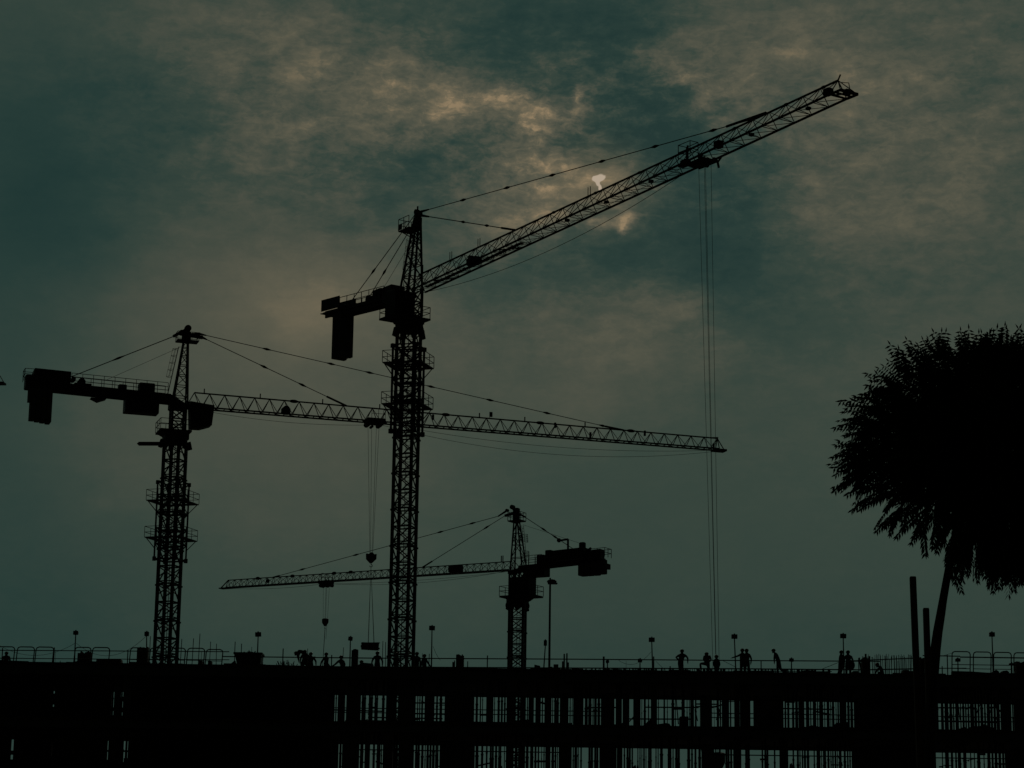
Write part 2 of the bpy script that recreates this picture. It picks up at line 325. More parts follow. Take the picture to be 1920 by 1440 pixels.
# low walls behind which the left bays are mostly dark
for u0, u1, vt, fl, in ((85, 112, 1329, FL1), (190, 255, 1341, FL1), (10, 30, 1426, FL2), (90, 105, 1418, FL2), (190, 250, 1428, FL2), (625, 655, 1352, FL1), (764, 775, 1352, FL1)):
    p, q = at(u0, vt, 149), at(u1, vt, 149); b = MB(); b.box(p.x, q.x, 149, 149.3, fl, p.z); bpart(b, 'wall', CONC)
for u0, u1, va, vb in ((85, 112, 1300, 1321), (10, 30, 1407, 1415), (190, 250, 1406, 1410), (190, 255, 1326, 1330)):
    p, q = at(u0, va, 150), at(u1, vb, 150); b = MB(); b.box(p.x, q.x, 150, 150.2, q.z, p.z); bpart(b, 'beam', CONC)
# ragged formwork edging along the deck and the open floor
random.seed(3)
for zt, zb, hm in ((ROOF + .06, ROOF - .1, .09), (FL1 + .27, FL1 + .1, .12)):
    x = -33.0; top = []
    while x < 35:
        w = random.uniform(.15, 1.6); h = random.uniform(0, hm) if random.random() < .6 else 0; top += [(x, zt + .003 + h), (x + w, zt + .003 + h * random.uniform(.6, 1))]; x += w + .01
    b = MB()
    for (xa, za), (xb, zb_) in zip(top[:-1], top[1:]):
        if xb - xa > .02: b.prism([(xa, zb), (xb - .002, zb), (xb - .002, zb_), (xa, za)], FY - .14, FY - .083)
    o = bpart(b, 'formwork_edging', TIMB); o['kind'] = 'stuff'
# ledger tubes tying the props together
for (z, Y, lab) in ((14.55, 149, 'high'), (13.95, 152, 'middle'), (13.35, 148, 'low')):
    for (ua, ub, where) in ((620, 840, 'under the tallest crane'), (888, 1150, 'below the street lamp'), (1330, 1605, 'below the workers on the right'), (1748, 1905, 'right of the tree trunk')):
        a, c = at(ua, 1330, Y).x, at(ub, 1330, Y).x
        b = MB(); b.bar((a, Y, z), (c, Y, z), .06, 6); o = base_origin(b.build('ledger_tube', TUBE))
        tag(o, '%s horizontal scaffold tube between the upper floor props %s' % (lab, where), 'scaffold tube', 'horizontal tubes between the props')
for (z, Y, lab) in ((11.05, 148, 'only'),):
    for (ua, ub, where) in ((660, 830, 'under the tallest crane'), (888, 1050, 'below the street lamp'), (1335, 1600, 'below the workers on the right'), (1752, 1890, 'right of the tree trunk')):
        a, c = at(ua, 1420, Y).x, at(ub, 1420, Y).x
        b = MB(); b.bar((a, Y, z), (c, Y, z), .07, 6); o = base_origin(b.build('ledger_tube', TUBE))
        tag(o, 'horizontal scaffold tube between the lower floor props %s' % where, 'scaffold tube', 'horizontal tubes between the props')

def floor_heap(u0, u1, vt, fl, Y, lab, name='material_heap', m=None):
    random.seed(int(u0 * 7)); n = 9; p0, p1 = at(u0, vt, Y), at(u1, vt, Y); h = p0.z - fl; b = MB()
    poly = [(p0.x, fl)] + [(p0.x + (p1.x - p0.x) * k / n, fl + h * random.uniform(.45, 1) * math.sin(math.pi * (k + .6) / (n + 1.2)) ** .5) for k in range(n + 1)] + [(p1.x, fl)]
    b.prism(poly, Y, Y + 1.2); tag(base_origin(b.build(name, m or EARTH)), lab, 'heap', 'heaps lying on the open floors')
for u0, u1, v, l in [(925, 950, 1348, 'below the left end of the bare rail'), (965, 1010, 1343, 'behind the mast foot of the farthest crane'), (1014, 1045, 1353, 'under the street lamp'), (1085, 1125, 1357, 'left of the widest opening'), (1152, 1200, 1352, 'at the left of the widest opening'), (1200, 1262, 1345, 'in the middle of the widest opening'), (1300, 1340, 1354, 'beneath the crouching worker'),
                     (1420, 1470, 1330, 'beneath the striding worker'), (1470, 1548, 1355, 'beneath the low floodlight'), (1548, 1600, 1348, 'left of the broad dark wall'), (600, 680, 1350, 'left of the tallest crane mast'), (1800, 1870, 1350, 'below the looped panels on the right')]:
    floor_heap(u0, u1, v, FL1, FY + 1.5, 'dark heap on the upper open floor ' + l)
for u0, u1, v, l in [(1186, 1200, 1424, 'in the lower opening'), (1476, 1496, 1430, 'at the right of the lower opening'), (930, 945, 1428, 'beside the farthest crane foot')]:
    floor_heap(u0, u1, v, FL2, FY + 1.5, 'dark heap of material ' + l)
p, q = at(1275, 1343, 146), at(1291, 1343, 146); b = MB(); b.bbox(p.x, q.x, 146, 146.8, FL1 + .001, p.z, .03); b.bar((p.x, 146, p.z - .1), (q.x, 146, p.z - .1), .05)
tag(base_origin(b.build('crate', TIMB)), 'square crate standing in the widest opening of the upper floor', 'crate')
for (ua, ub, v, Y, l) in [(1100, 1160, 1327, 150, 'left of the widest opening'), (1210, 1310, 1326, 154, 'across the widest opening high up'), (1175, 1300, 1348, 147, 'across the widest opening low down'), (1305, 1345, 1320, 153, 'right of the crate high up'), (1305, 1345, 1325, 150, 'right of the crate'), (1440, 1560, 1328, 147.5, 'beneath the low floodlight'), (1750, 1830, 1327, 147.2, 'right of the tree trunk high up'), (1754, 1870, 1352, 147.6, 'right of the tree trunk low down'),
                         (625, 720, 1331, 147, 'left of the tallest crane mast'), (690, 830, 1345, 152, 'behind the tallest crane mast foot'), (770, 840, 1318, 153, 'right of the tallest crane mast foot'), (770, 840, 1338, 149, 'second right of the tallest crane mast foot')]:
    p, q = at(ua, v, Y), at(ub, v, Y); b = MB(); b.bar((p.x, Y, p.z), (q.x, Y, p.z + random.uniform(-.05, .05)), .09, 6)
    tag(base_origin(b.build('ledger_tube', TUBE)), 'thick horizontal tube on the upper open floor ' + l, 'scaffold tube', 'horizontal tubes between the props')
for (ua, va, ub, vb, Y) in [(1345, 1328, 1352, 1350, 148), (1343, 1350, 1350, 1330, 149), (1180, 1353, 1188, 1344, 150), (1268, 1312, 1272, 1358, 151), (1303, 1330, 1308, 1352, 150), (690, 1340, 697, 1325, 149), (1570, 1415, 1580, 1436, 149), (1315, 1404, 1320, 1432, 149), (1796, 1318, 1800, 1350, 150), (1812, 1330, 1824, 1322, 148), (1830, 1340, 1838, 1320, 149), (1866, 1318, 1872, 1345, 148)]:
    p, q = at(ua, va, Y), at(ub, vb, Y); b = MB(); b.bar(p, q, .07, 6); tag(base_origin(b.build('leaning_board', TIMB)), 'thin board leaning between the props of an open floor', 'board', 'boards leaning between the props')

random.seed(21)
for k in range(60):
    if k < 44: u = random.choice([random.uniform(890, 1600), random.uniform(620, 835), random.uniform(1755, 1895)]); row = k % 2
    else: u = random.choice([99, 210, 226, 244, 22, 201, 236]); row = k % 2
    v_ = random.uniform(1314, 1354) if row == 0 else random.uniform(1406, 1438); Y = random.uniform(147, 155); L_ = random.uniform(5, 26)
    tilt = random.choice([0, 0, random.uniform(-9, 9)]); t = random.uniform(.05, .13) if k < 44 else random.uniform(.15, .3)
    p, q = at(u - L_ / 2, v_, Y), at(u + L_ / 2, v_ + tilt, Y); b = MB(); b.bar(p, q, t, 4)
    tag(base_origin(b.build('cross_board', TIMB)), 'short board fixed across the props on the %s open floor' % ('upper', 'lower')[row], 'board', 'short boards across the props of the %s floor' % ('upper', 'lower')[row])

# ------------------------------------------------------------------ tower cranes
def lace_face(b, p00, p10, p01, p11, t, x=True):       # X brace plus bottom tie on a bay
    b.bar(p00, p11, t); b.bar(p10, p01, t); b.bar(p00, p10, t * 1.15)
def mast_mesh(side, h, bays, ct, lt, ladder=True, part=1.0):
    b = MB(); s = side / 2; cs = [(-s, -s), (s, -s), (s, s), (-s, s)]
    for x, y in cs:
        b.bar((x, y, 0), (x, y, h), ct)
        b.box(x - ct * .75, x + ct * .75, y - ct * .75, y + ct * .75, h - .18, h - .004)
    bh = h / bays
    for k in range(bays):
        for i in range(4):
            a, c = cs[i], cs[(i + 1) % 4]; z0, z1 = k * bh, (k + 1) * bh
            zb = z1 - (z1 - z0 - .1) * part
            if part == 1.0 or i % 2 == 0: b.bar((*a, zb), (*c, z1 - .02), lt); b.bar((*c, zb), (*a, z1 - .02), lt)
            elif (i + k) % 4 < 2: b.bar((*a, z0 + .1), (*c, z1 - .02), lt)
            else: b.bar((*c, z0 + .1), (*a, z1 - .02), lt)
            b.bar((*a, z0 + .07), (*c, z0 + .07), lt * 1.3)
            if k % 2 == 0: b.bar((*a, z0 + .36), (*c, z0 + .36), lt)
    if ladder:
        for dx in (-.22, .22): b.bar((dx + .1, .25, 0), (dx + .1, .25, h), .05)
        for k in range(int(h / .35)): b.bar((-.12, .25, k * .35 + .1), (.32, .25, k * .35 + .1), .035)
        for k in range(int(h / .9)):
            z = k * .9 + .3; pr = [(.1 + .36 * math.cos(a), .25 - .36 * math.sin(a), z) for a in [math.pi * j / 5 for j in range(6)]]
            b.path(pr, .03, 4)
    return b
def tri_jib(b, st, bay, ct, lt, style):
    """st(s) -> (ztop, zbot, halfwidth); stations every bay"""
    ss, end, out = bay
    n = int(round((end - ss) / out)); S = [ss + (end - ss) * k / n for k in range(n + 1)]
    T = [(s, 0, st(s)[0]) for s in S]; Lc = [(s, -st(s)[2], st(s)[1]) for s in S]; Rc = [(s, st(s)[2], st(s)[1]) for s in S]
    for k in range(n):
        b.bar(T[k], T[k + 1], ct); b.bar(Lc[k], Lc[k + 1], ct * 1.1); b.bar(Rc[k], Rc[k + 1], ct * 1.1)
        for sd_, ch in enumerate((Lc, Rc)):
            if style == 'N':
                b.bar(ch[k], T[k], lt)
                if sd_ == 0: b.bar(ch[k], T[k + 1], lt)
                else: b.bar(ch[k + 1], T[k], lt)
            else:
                sm = (S[k] + S[k + 1]) / 2; q = (sm, ch[k][1], st(sm)[1]); b.bar(T[k], q, lt); b.bar(q, T[k + 1], lt)
        b.bar(Lc[k], Rc[k], lt); b.bar(Lc[k], Rc[k + 1], lt * .8)
    b.bar(Lc[n], Rc[n], ct); b.bar(Lc[n], T[n], lt * 1.3); b.bar(Rc[n], T[n], lt * 1.3)
def sq(h, ang, z, ox=0, oy=0):
    c, s = math.cos(ang), math.sin(ang)
    return [(ox + x * c - y * s, oy + x * s + y * c, z) for x, y in ((-h, -h), (h, -h), (h, h), (-h, h))]

class Crane:
    def __init__(s, name, u, v, Y, tipdir, label, mast_rot):
        b = at(u, v, Y); s.O = V((b.x, b.y, 0)); d = V((*tipdir, 0)).normalized(); s.d = d; s.n = V((-d.y, d.x, 0))
        s.rz = math.atan2(d.y, d.x); s.mr = mast_rot - s.rz
        s.e = empty(name, s.O, s.rz, label=label, cat='tower crane', group='tower cranes over the building site')
    def S(s, u, v, w=0):
        dd = ray(u, v); o = s.O + s.n * w; k = (o - CAM).dot(s.n) / dd.dot(s.n) if abs(dd.dot(s.n)) > 1e-9 else 0
        # horizontal plane test only
        nn = V((s.n.x, s.n.y, 0)); k = ((o.x - CAM.x) * nn.x + (o.y - CAM.y) * nn.y) / (dd.x * nn.x + dd.y * nn.y)
        P = CAM + dd * k; return ((P - s.O).dot(s.d), P.z)
    def P(s, u, v, w=0): a, z = s.S(u, v, w); return V((a, w, z))
    def part(s, mb, name, m=STEEL, parent=None): return mb.build(name, m, parent or s.e)
    def mast(s, side, h, bays, ztop, ct, lt, part=1.0):
        n = int(math.ceil(ztop / h)); h = ztop / n; first = None
        for k in range(n):
            if first is None: first = o = s.part(mast_mesh(side, h, bays, ct, lt, True, part), 'mast_section')
            else: o = first.copy(); COL.objects.link(o); o.parent = s.e
            o.location = (0, 0, k * h); o.rotation_euler = (0, 0, s.mr)
        b = MB(); b.box(-2.6, 2.6, -2.6, 2.6, -.3, .5); s.part(b, 'foundation_block', CONC)
    def cage(s, half, z0, z1, platforms, ph):
        b = MB(); q0, q1 = sq(half, s.mr, z0), sq(half, s.mr, z1)
        for a, c in zip(q0, q1): b.bar(a, c, .17)
        n = int((z1 - z0) / 1.6)
        for k in range(n + 1):
            z = z0 + (z1 - z0) * k / n; q = sq(half, s.mr, z); r = sq(half, s.mr, z0 + (z1 - z0) * min(k + 1, n) / n)
            for i in range(4):
                b.bar(q[i], q[(i + 1) % 4], .11 if k % 3 else .17)
                if k < n:
                    b.bar(q[i], r[(i + 1) % 4], .07) if (i + k) % 2 else b.bar(q[(i + 1) % 4], r[i], .07)
                    if k % 3 == 1: b.bar(q[(i + 1) % 4], r[i], .07); b.bar(q[i], r[(i + 1) % 4], .07)
        for i in range(4):                               # guide rollers
            x, y, _ = q0[i]; b.box(x - .18, x + .18, y - .18, y + .18, z0 - .2, z0 + .25); b.box(x - .18, x + .18, y - .18, y + .18, z1 - .3, z1 + .1)
        cg = s.part(b, 'climbing_frame')
        for z in platforms:
            d_ = MB(); o_, i_ = sq(ph, s.mr, z), sq(half + .08, s.mr, z); o2, i2 = sq(ph, s.mr, z + .1), sq(half + .08, s.mr, z + .1)
            vs = o_ + i_ + o2 + i2; fs = []
            for k in range(4):
                j = (k + 1) % 4; fs += [(k, 4 + k, 4 + j, j), (8 + k, 8 + j, 12 + j, 12 + k), (k, j, 8 + j, 8 + k), (4 + k, 12 + k, 12 + j, 4 + j)]
            d_.add(vs, fs); 
            for k in range(4):
                a = V(o_[k]) * .93; a.z = z; c = V(sq(half, s.mr, z - 1.1)[k]); d_.bar(a, c, .08)
            pl = s.part(d_, 'platform'); pl['label'] = 'square walkway round the climbing frame'
            r_ = MB(); r_.rail(o2 + [o2[0]], 1.15, .05, 1.3, (.45,)); s.part(r_, 'guard_rail', STEEL, pl)
        return cg
    def slew(s, r, z0, z1, plat=None):
        b = MB(); b.cyl((0, 0, (z0 + z1) / 2), (0, 0, 1), r, z1 - z0, 20)
        b.box(-r * 1.02, r * 1.02, -r * .8, r * .8, z0 + (z1 - z0) * .35, z1 + .1)
        for q, q2 in zip(sq(r * .95, s.mr, z0 - .55), sq(r * .8, s.mr, z0 + .3)):
            b.bar(q, q2, .42, 4, .5)
        for a in (0.6, 2.2, 3.8, 5.3): b.ball((r * 1.12 * math.cos(a), r * 1.12 * math.sin(a), z0 + .1), .32, 1, 1, 1.5)
        s.part(b, 'slewing_ring')
    def link(s, name, p, q, t, lumps=(), r=.2, L=.9, parent=None):
        b = MB(); b.bar(p, q, t, 6); p = V(p); q = V(q); a = (q - p)
        for l in lumps:
            c = p + a * l; u = a.normalized(); b.bar(c - u * L / 2, c, t, 6, r); b.bar(c, c + u * L / 2, r, 6, t)
        return s.part(b, name, STEEL, parent)
    def lumps(s, p, q, px, w=0):
        L_ = (V(q) - V(p)); out = []
        for u, v in px: c = s.P(u, v, w); out.append((c - V(p)).dot(L_) / L_.length_squared)
        return out

def hook_block(cr, top, ropes, hz, spread_top, spread_bot, block=True, bw=.5, sc=1.0, drift=0):
    b = MB(); s, w, z = top
    for i in range(ropes):
        f = i / (ropes - 1) - .5
        b.bar((s + f * spread_top, w + (.12 if i % 2 else -.12), z), (s + drift + f * spread_bot, w + (.06 if i % 2 else -.06), hz), .036, 5)
    cr.part(b, 'hoist_rope', ROPE)
    if block:
        s += drift; b = MB(); k = sc
        b.prism([(s - .62 * k, hz + .35 * k), (s - .3 * k, hz + .45 * k), (s + .3 * k, hz + .45 * k), (s + .62 * k, hz + .35 * k), (s + .6 * k, hz - .35 * k), (s + .12 * k, hz - 1.0 * k), (s - .12 * k, hz - 1.0 * k), (s - .6 * k, hz - .35 * k)], w - .22 * k, w + .22 * k)
        hb = cr.part(b, 'hook_block')
        b = MB(); pts = [(s, w, hz - 1.0 * k), (s, w, hz - 1.15 * k)] + [(s + .17 * k * math.cos(a), w, hz - 1.34 * k + .17 * k * math.sin(a)) for a in [math.radians(x) for x in (95, 45, 0, -45, -90, -135, -180)]]
        b.path(pts, .09 * k, 6); cr.part(b, 'hook', STEEL, hb)

def cathead(cr, s0, s1, hw, zb, apex, at_hw=.22, t=.16, levels=7, lt=.07):
    b = MB(); bs = [V((s0, -hw, zb)), V((s1, -hw, zb)), V((s1, hw, zb)), V((s0, hw, zb))]
    A = V(apex); tp = [A + V((-.2, -at_hw, 0)), A + V((.15, -at_hw, 0)), A + V((.15, at_hw, 0)), A + V((-.2, at_hw, 0))]
    for p, q in zip(bs, tp): b.bar(p, q, t)
    fr = [1 - (1 - k / levels) ** 1.25 for k in range(levels + 1)]
    for k in range(levels):
        for i in range(4):
            j = (i + 1) % 4; a0, a1 = bs[i].lerp(tp[i], fr[k]), bs[j].lerp(tp[j], fr[k]); b0, b1 = bs[i].lerp(tp[i], fr[k + 1]), bs[j].lerp(tp[j], fr[k + 1])
            b.bar(a0, a1, lt); b.bar(a0, b1, lt) if (k + i) % 2 else b.bar(a1, b0, lt)
            if i % 2: b.bar(a1, b0, lt)
    return cr.part(b, 'tower_head')

def ladder(b, p, q, w=.22, hoops=(0, 1), hr=.42, side=-1):
    p = V(p); q = V(q); a = (q - p); n = int(a.length / .4)
    for y in (-w, w): b.bar(p + V((0, y, 0)), q + V((0, y, 0)), .045)
    for k in range(n): c = p + a * (k / n); b.bar(c + V((0, -w, 0)), c + V((0, w, 0)), .035)
    h0, h1 = hoops; m_ = 4; prev = None
    for k in range(m_ + 1):
        c = p + a * (h0 + (h1 - h0) * k / m_)
        ring = [c + V((side * hr * math.sin(g) * 1.5, hr * math.cos(g), 0)) for g in [math.pi * j / 6 for j in range(7)]]
        b.path(ring, .035, 4)
        if prev:
            for j in (1, 3, 5): b.bar(prev[j], ring[j], .03)
        prev = ring

# ---------- the tallest crane (centre)
c1 = Crane('tower_crane', 752, 1240, 226, (.554, -.832), 'tallest tower crane, its long jib reaching up to the top right past the sun', math.radians(-18))
zr = 57.05
c1.mast(1.80, 3.6, 2, zr, .27, .10, .92)
zA = at(740, 686, 226).z; zB = at(740, 763, 226).z
c1.cage(1.2, at(765, 812, 226).z, at(765, 650, 226).z, (zA, zB), 1.98)
c1.slew(1.15, zr, zr + 1.25)
# slewing platform and lower slewing tower
zp = zr + 1.3
b = MB(); b.box(-2.1, .95, -2.25, 1.9, zp, zp + .18); b.prism([(-1.5, zp), (1.0, zp), (.9, zp - .5), (-.9, zp - .5)], -1.2, 1.2); pl = c1.part(b, 'slewing_platform')
b = MB(); b.rail([(-2.05, -2.2, zp + .18), (.9, -2.2, zp + .18), (.9, 1.85, zp + .18), (-2.05, 1.85, zp + .18), (-2.05, -2.2, zp + .18)], 1.15, .055, 1.3); c1.part(b, 'guard_rail', STEEL, pl)
b = mast_mesh(1.6, 61.4 - zp - .18, 2, .22, .1, False); b.v = [(x + .2, y, z + zp + .18) for x, y, z in b.v]; c1.part(b, 'slewing_tower')
hd = cathead(c1, -.6, 1.0, .8, 61.3, (1.15, 0, 68.6), .25, .17, 7, .075)
b = MB(); b.bbox(.8, 1.35, -.28, .28, 67.6, 69.1, .1); b.cyl((1.45, 0, 68.9), (0, 1, 0), .34, .35); b.cyl((.95, 0, 69.25), (0, 1, 0), .26, .4); b.bar((.2, 0, 67.7), (1.0, 0, 68.9), .3); b.bar((1.1, 0, 69), (1.1, 0, 69.8), .12)
c1.part(b, 'sheave_head')
z = 67.55
b = MB(); b.box(-1.3, .75, -.75, .75, z, z + .12); b.bar((-1.0, .6, z), (.7, .3, z - 1.0), .09); b.bar((-1.0, -.6, z), (.7, -.3, z - 1.0), .09); pl = c1.part(b, 'top_platform')
b = MB(); b.rail([(.7, -.75, z + .1), (-1.3, -.75, z + .1), (-1.3, .75, z + .1), (.7, .75, z + .1)], 1.2, .05, .9); b.box(-1.3, -.6, -.78, -.74, z + .15, z + .75); c1.part(b, 'guard_rail', STEEL, pl)
b = MB(); ladder(b, (-1.0, 0, 61.6), (.2, 0, 67.5), .22, (.35, .85), .42); c1.part(b, 'ladder')
# jib
rt, rb = c1.S(792, 513), c1.S(795, 549, .8); tt, tb = c1.S(1578, 147), c1.S(1603, 178, .88)
def st1(s):
    f = (s - 1.6) / (65.0 - 1.6); zt = rt[1] + (tt[1] - rt[1]) * f; zb = rb[1] + (tb[1] - rb[1]) * f; return (zt, zb, .80 + .08 * f)
b = MB(); tri_jib(b, st1, (1.6, 63.7, 2.05), .13, .05, 'N')
for s in (5.4, 17): q = st1(s); b.bar((s, -.6, q[1]), (s + 2, .6, q[1]), .1)
for s in range(3, 20): q = st1(s); b.box(s, s + 1.0, -.22, .22, q[1] + .02, q[1] + .08)        # walkway plates
for s in (25, 31.5, 38, 44, 51, 57.5, 62): q = st1(s); b.ball((s, 0, q[0]), .13, 2.6, 1, 1.0)
for s in (27, 33, 39.5, 53, 60): q = st1(s); b.bbox(s, s + .4, -.2, .15, q[1] + .05, q[1] + .28, .04)
for s in (2.2, 7.5, 12.5, 30.5):
    q = st1(s); b.bar((s, -.1, q[0]), (s, -.1, q[0] + .8), .05); b.bar((s + .35, -.1, q[0]), (s + .35, -.1, q[0] + .8), .05)
q = st1(63.7); T_ = V((63.7, 0, q[0])); b.bar(T_, (64.0, 0, q[0] + .4), .09); E_ = 64.95
for w in (-.88, .88): b.bar(T_, (E_, w, q[1]), .07); b.bar((63.7, w, q[1]), (E_, w, q[1]), .16); b.bar((64.3, w, q[1]), (64.3, -w, q[1]), .12)
b.bar((E_, -.88, q[1]), (E_, .88, q[1]), .2); b.bbox(64.5, 65.0, -.3, .4, q[1] - .08, q[1] + .25, .04); b.bar((63.7, -.72, q[1]), (E_, .72, q[1]), .08); b.bar((63.7, .3, q[0] - .1), (64.6, .3, q[0] - .4), .05); b.bar((64.6, .3, q[0] - .4), (64.7, .3, q[0] - .9), .05)
j = c1.part(b, 'jib')
b = MB(); s = 11.6; q = st1(s); b.bbox(s - .7, s + .9, -.42, .45, q[1] + .05, q[1] + .75, .08); b.cyl((s, 0, q[1] + .6), (0, 1, 0), .35, .9); c1.part(b, 'trolley_winch', CABM, j)
b = MB(); s = 48.9; q = st1(s); b.bbox(s - .35, s + .35, -.3, .3, q[1] + .35, q[1] + .95, .06); c1.part(b, 'floodlight', LAMP, j)
b = MB(); s = 62.6; q = st1(s); b.bbox(s - .35, s + .35, -.35, .25, q[1] + .45, q[1] + 1.0, .06); c1.part(b, 'floodlight', LAMP, j)
# pendants
ap = V((1.6, 0, 69.1))
e1 = V((53.9, 0, st1(53.9)[0])); c1.link('pendant', ap, e1, .085, c1.lumps(ap, e1, ((868, 379), (950, 358), (1035, 334), (1128, 307), (1228, 276), (1337, 243))), .3, 1.2)
b = MB(); b.bar(e1.lerp(ap, .075), V((55.0, 0, st1(55)[0] + .1)), .24, 6); c1.part(b, 'pendant_link')
ap2 = V((1.6, 0, 68.75)); e2 = V((18.8, 0, st1(18.8)[0])); c1.link('pendant', ap2, e2, .09, c1.lumps(ap2, e2, ((868, 418), (912, 427))), .28, .9)
b = MB(); b.bar(e2.lerp(ap2, .14), e2, .2, 6); c1.part(b, 'pendant_link')
b = MB(); b.bar(ap, ap + (e1 - ap).normalized() * 1.6, .3, 6, .16); b.bar(ap2, ap2 + (e2 - ap2).normalized() * 1.8, .3, 6, .16); b.bar(ap, ap2, .3); b.bar(ap, V((1.2, 0, 69)), .3); c1.part(b, 'pendant_yoke')
# counter jib
cb0, cb1 = 60.35, 61.15; ce = 61.9
def cz(s): return 60.4 + (-s) * .075
b = MB()
for w in (-.75, .6):
    b.prism([(-.2, cz(0)), (-.2, cz(0) + .75), (-15.9, cz(-15.9) + .75), (-15.9, cz(-15.9))], w, w + .15)
b.prism([(-.2, cz(0) + .35), (-.2, cz(0) + .62), (-16.0, cz(-16) + .62), (-16.0, cz(-16) + .35)], -.9, .9)
for k in range(8): s = -1 - k * 2; b.box(s - .08, s + .08, -.75, .75, cz(s) + .05, cz(s) + .4)
cj = c1.part(b, 'counter_jib')
b = MB()
for w in (-.9, .9): b.rail([(-3.6, w, cz(-3.6) + .62), (-12.6, w, cz(-12.6) + .62)], 1.15, .055, 1.5)
c1.part(b, 'guard_rail', STEEL, cj)
b = MB()
for w in (-1.02, .92): b.prism([(-12.5, cz(-12.5) + .72), (-16.3, cz(-16.3) + .72), (-16.3, cz(-16.3) + 1.95), (-12.5, cz(-12.5) + 1.95)], w, w + .08)
b.prism([(-12.5, cz(-12.5) + .5), (-16.3, cz(-16.3) + .5), (-16.3, cz(-16.3) + .42), (-12.5, cz(-12.5) + .42)], -1.1, 1.1); b.bar((-16.2, 1.0, cz(-16.2) + .4), (-14.2, 1.0, cz(-14.2) - .35), .09)
o = c1.part(b, 'side_panel', CABM, cj); o['label'] = 'plain boards on both sides of the counter jib end'
bz = at(643, 668, 236).z
s_, _z = c1.S(643, 640)
b = MB()
for k, dz in enumerate((0, .12, .05)): b.bbox(s_ - 1.0 + k * .62, s_ - .42 + k * .62, -.78, .78, bz + dz, cz(s_) + .3, .04)
c1.part(b, 'ballast', BALL)
b = MB(); b.bbox(-6.3, -4.7, -.7, .7, cz(-6) + .6, cz(-6) + 1.7, .08); b.cyl((-7.4, 0, cz(-7.4) + .95), (0, 1, 0), .42, 1.2); b.cyl((-12.4, 0, cz(-12.4) + .8), (0, 1, 0), .3, 1.1); b.box(-11.8, -10.0, -.5, .5, cz(-11) + .6, cz(-11) + .85); b.prism([(-4.8, cz(-4.8) + .56), (-12.8, cz(-12.8) + .56), (-12.8, cz(-12.8) + .72), (-4.8, cz(-4.8) + .72)], -.55, .55); c1.part(b, 'hoist_winch', CABM, cj)
p = c1.S(733, 537, -.2); b = MB(); b.bbox(-4.0, -2.2, -.9, .75, 60.6, c1.S(733, 540, -.1)[1], .06); c1.part(b, 'electrical_cabinet', CABM, cj)
# cab under the jib foot, on the near side
b = MB(); b.prism([(-1.5, zp + .2), (.2, zp + .2), (.5, zp + .9), (.4, 61.1), (-1.5, 61.1)], -1.95, -.9); b.bbox(-1.75, -.2, -1.75, .5, zp + .2, 61.3, .06); c1.part(b, 'cab', CABM)
for w, px in ((-.7, (650, 581)), (.7, (680, 569))):
    s, z = c1.S(*px, w); c1.link('rear_stay', (.9, w * .3, 68.9), (s, w, cz(s) + .6), .085, (.60,), .24, 1.1)
b = MB(); b.bar((.2, 0, 66.5), (-5.6, 0, cz(-5.6) + 1.6), .04, 5); c1.part(b, 'hoist_rope', ROPE)
# trolley and ropes
s = 46.6; q = st1(s)
b = MB()
for w in (-.75, .6): b.bbox(s - 1.2, s + 1.3, w, w + .15, q[1] - .4, q[1] - .12, .04)
for ds in (-1.1, -.3, .5, 1.1): b.bbox(s + ds - .1, s + ds + .1, -.6, .6, q[1] - .36, q[1] - .16, .03)
b.bbox(s - .5, s + .1, -.55, .1, q[1] - .5, q[1] - .1, .04); b.cyl((s + .3, 0, q[1] - .4), (0, 1, 0), .26, .9); b.bbox(s - 2.0, s - .5, -.95, -.35, q[1] - .3, q[1] - .1, .04); b.bbox(s - 1.9, s - 1.1, -.8, -.3, q[1] - .1, q[1] + .3, .05)
for ds in (-.8, .8):
    for w in (-.75, .75): b.cyl((s + ds, w, q[1] - .05), (0, 1, 0), .22, .2)
b.bar((s + 1.3, .7, q[1] - .4), (s + 1.9, .7, q[1] + .0), .12); b.bar((s + 1.3, .7, q[1] - .4), (s + 1.45, .7, q[1] - .9), .14); tr = c1.part(b, 'trolley')
b = MB(); b.rail([(s - 1.9, -.95, q[1] + .3), (s - .3, -.95, q[1] + .3), (s - .3, -.1, q[1] + .3), (s - 1.9, -.1, q[1] + .3), (s - 1.9, -.95, q[1] + .3)], 1.3, .05, 1.6); b.bar((s - 1.2, -.5, q[1] + .3), (s - 1.2, -.5, q[1] + 1.5), .12); c1.part(b, 'trolley_basket', STEEL, tr)
hook_block(c1, (s + .35, .1, q[1] - .4), 4, 13.2, 1.35, .5, drift=1.35)
def sag(cr, p, q, drop, t=.035):
    b = MB(); p = V(p); q = V(q); pts = [p.lerp(q, k / 20) - V((0, 0, drop * 4 * (k / 20) * (1 - k / 20))) for k in range(21)]; b.path(pts, t, 4); return cr.part(b, 'trolley_rope', ROPE)
sag(c1, (1.8, .5, rb[1] - .1), (44, .5, st1(44)[1] - .15), 1.5)
sag(c1, (1.8, -.3, rb[1]), (44, -.3, st1(44)[1] - .1), .35, .03)

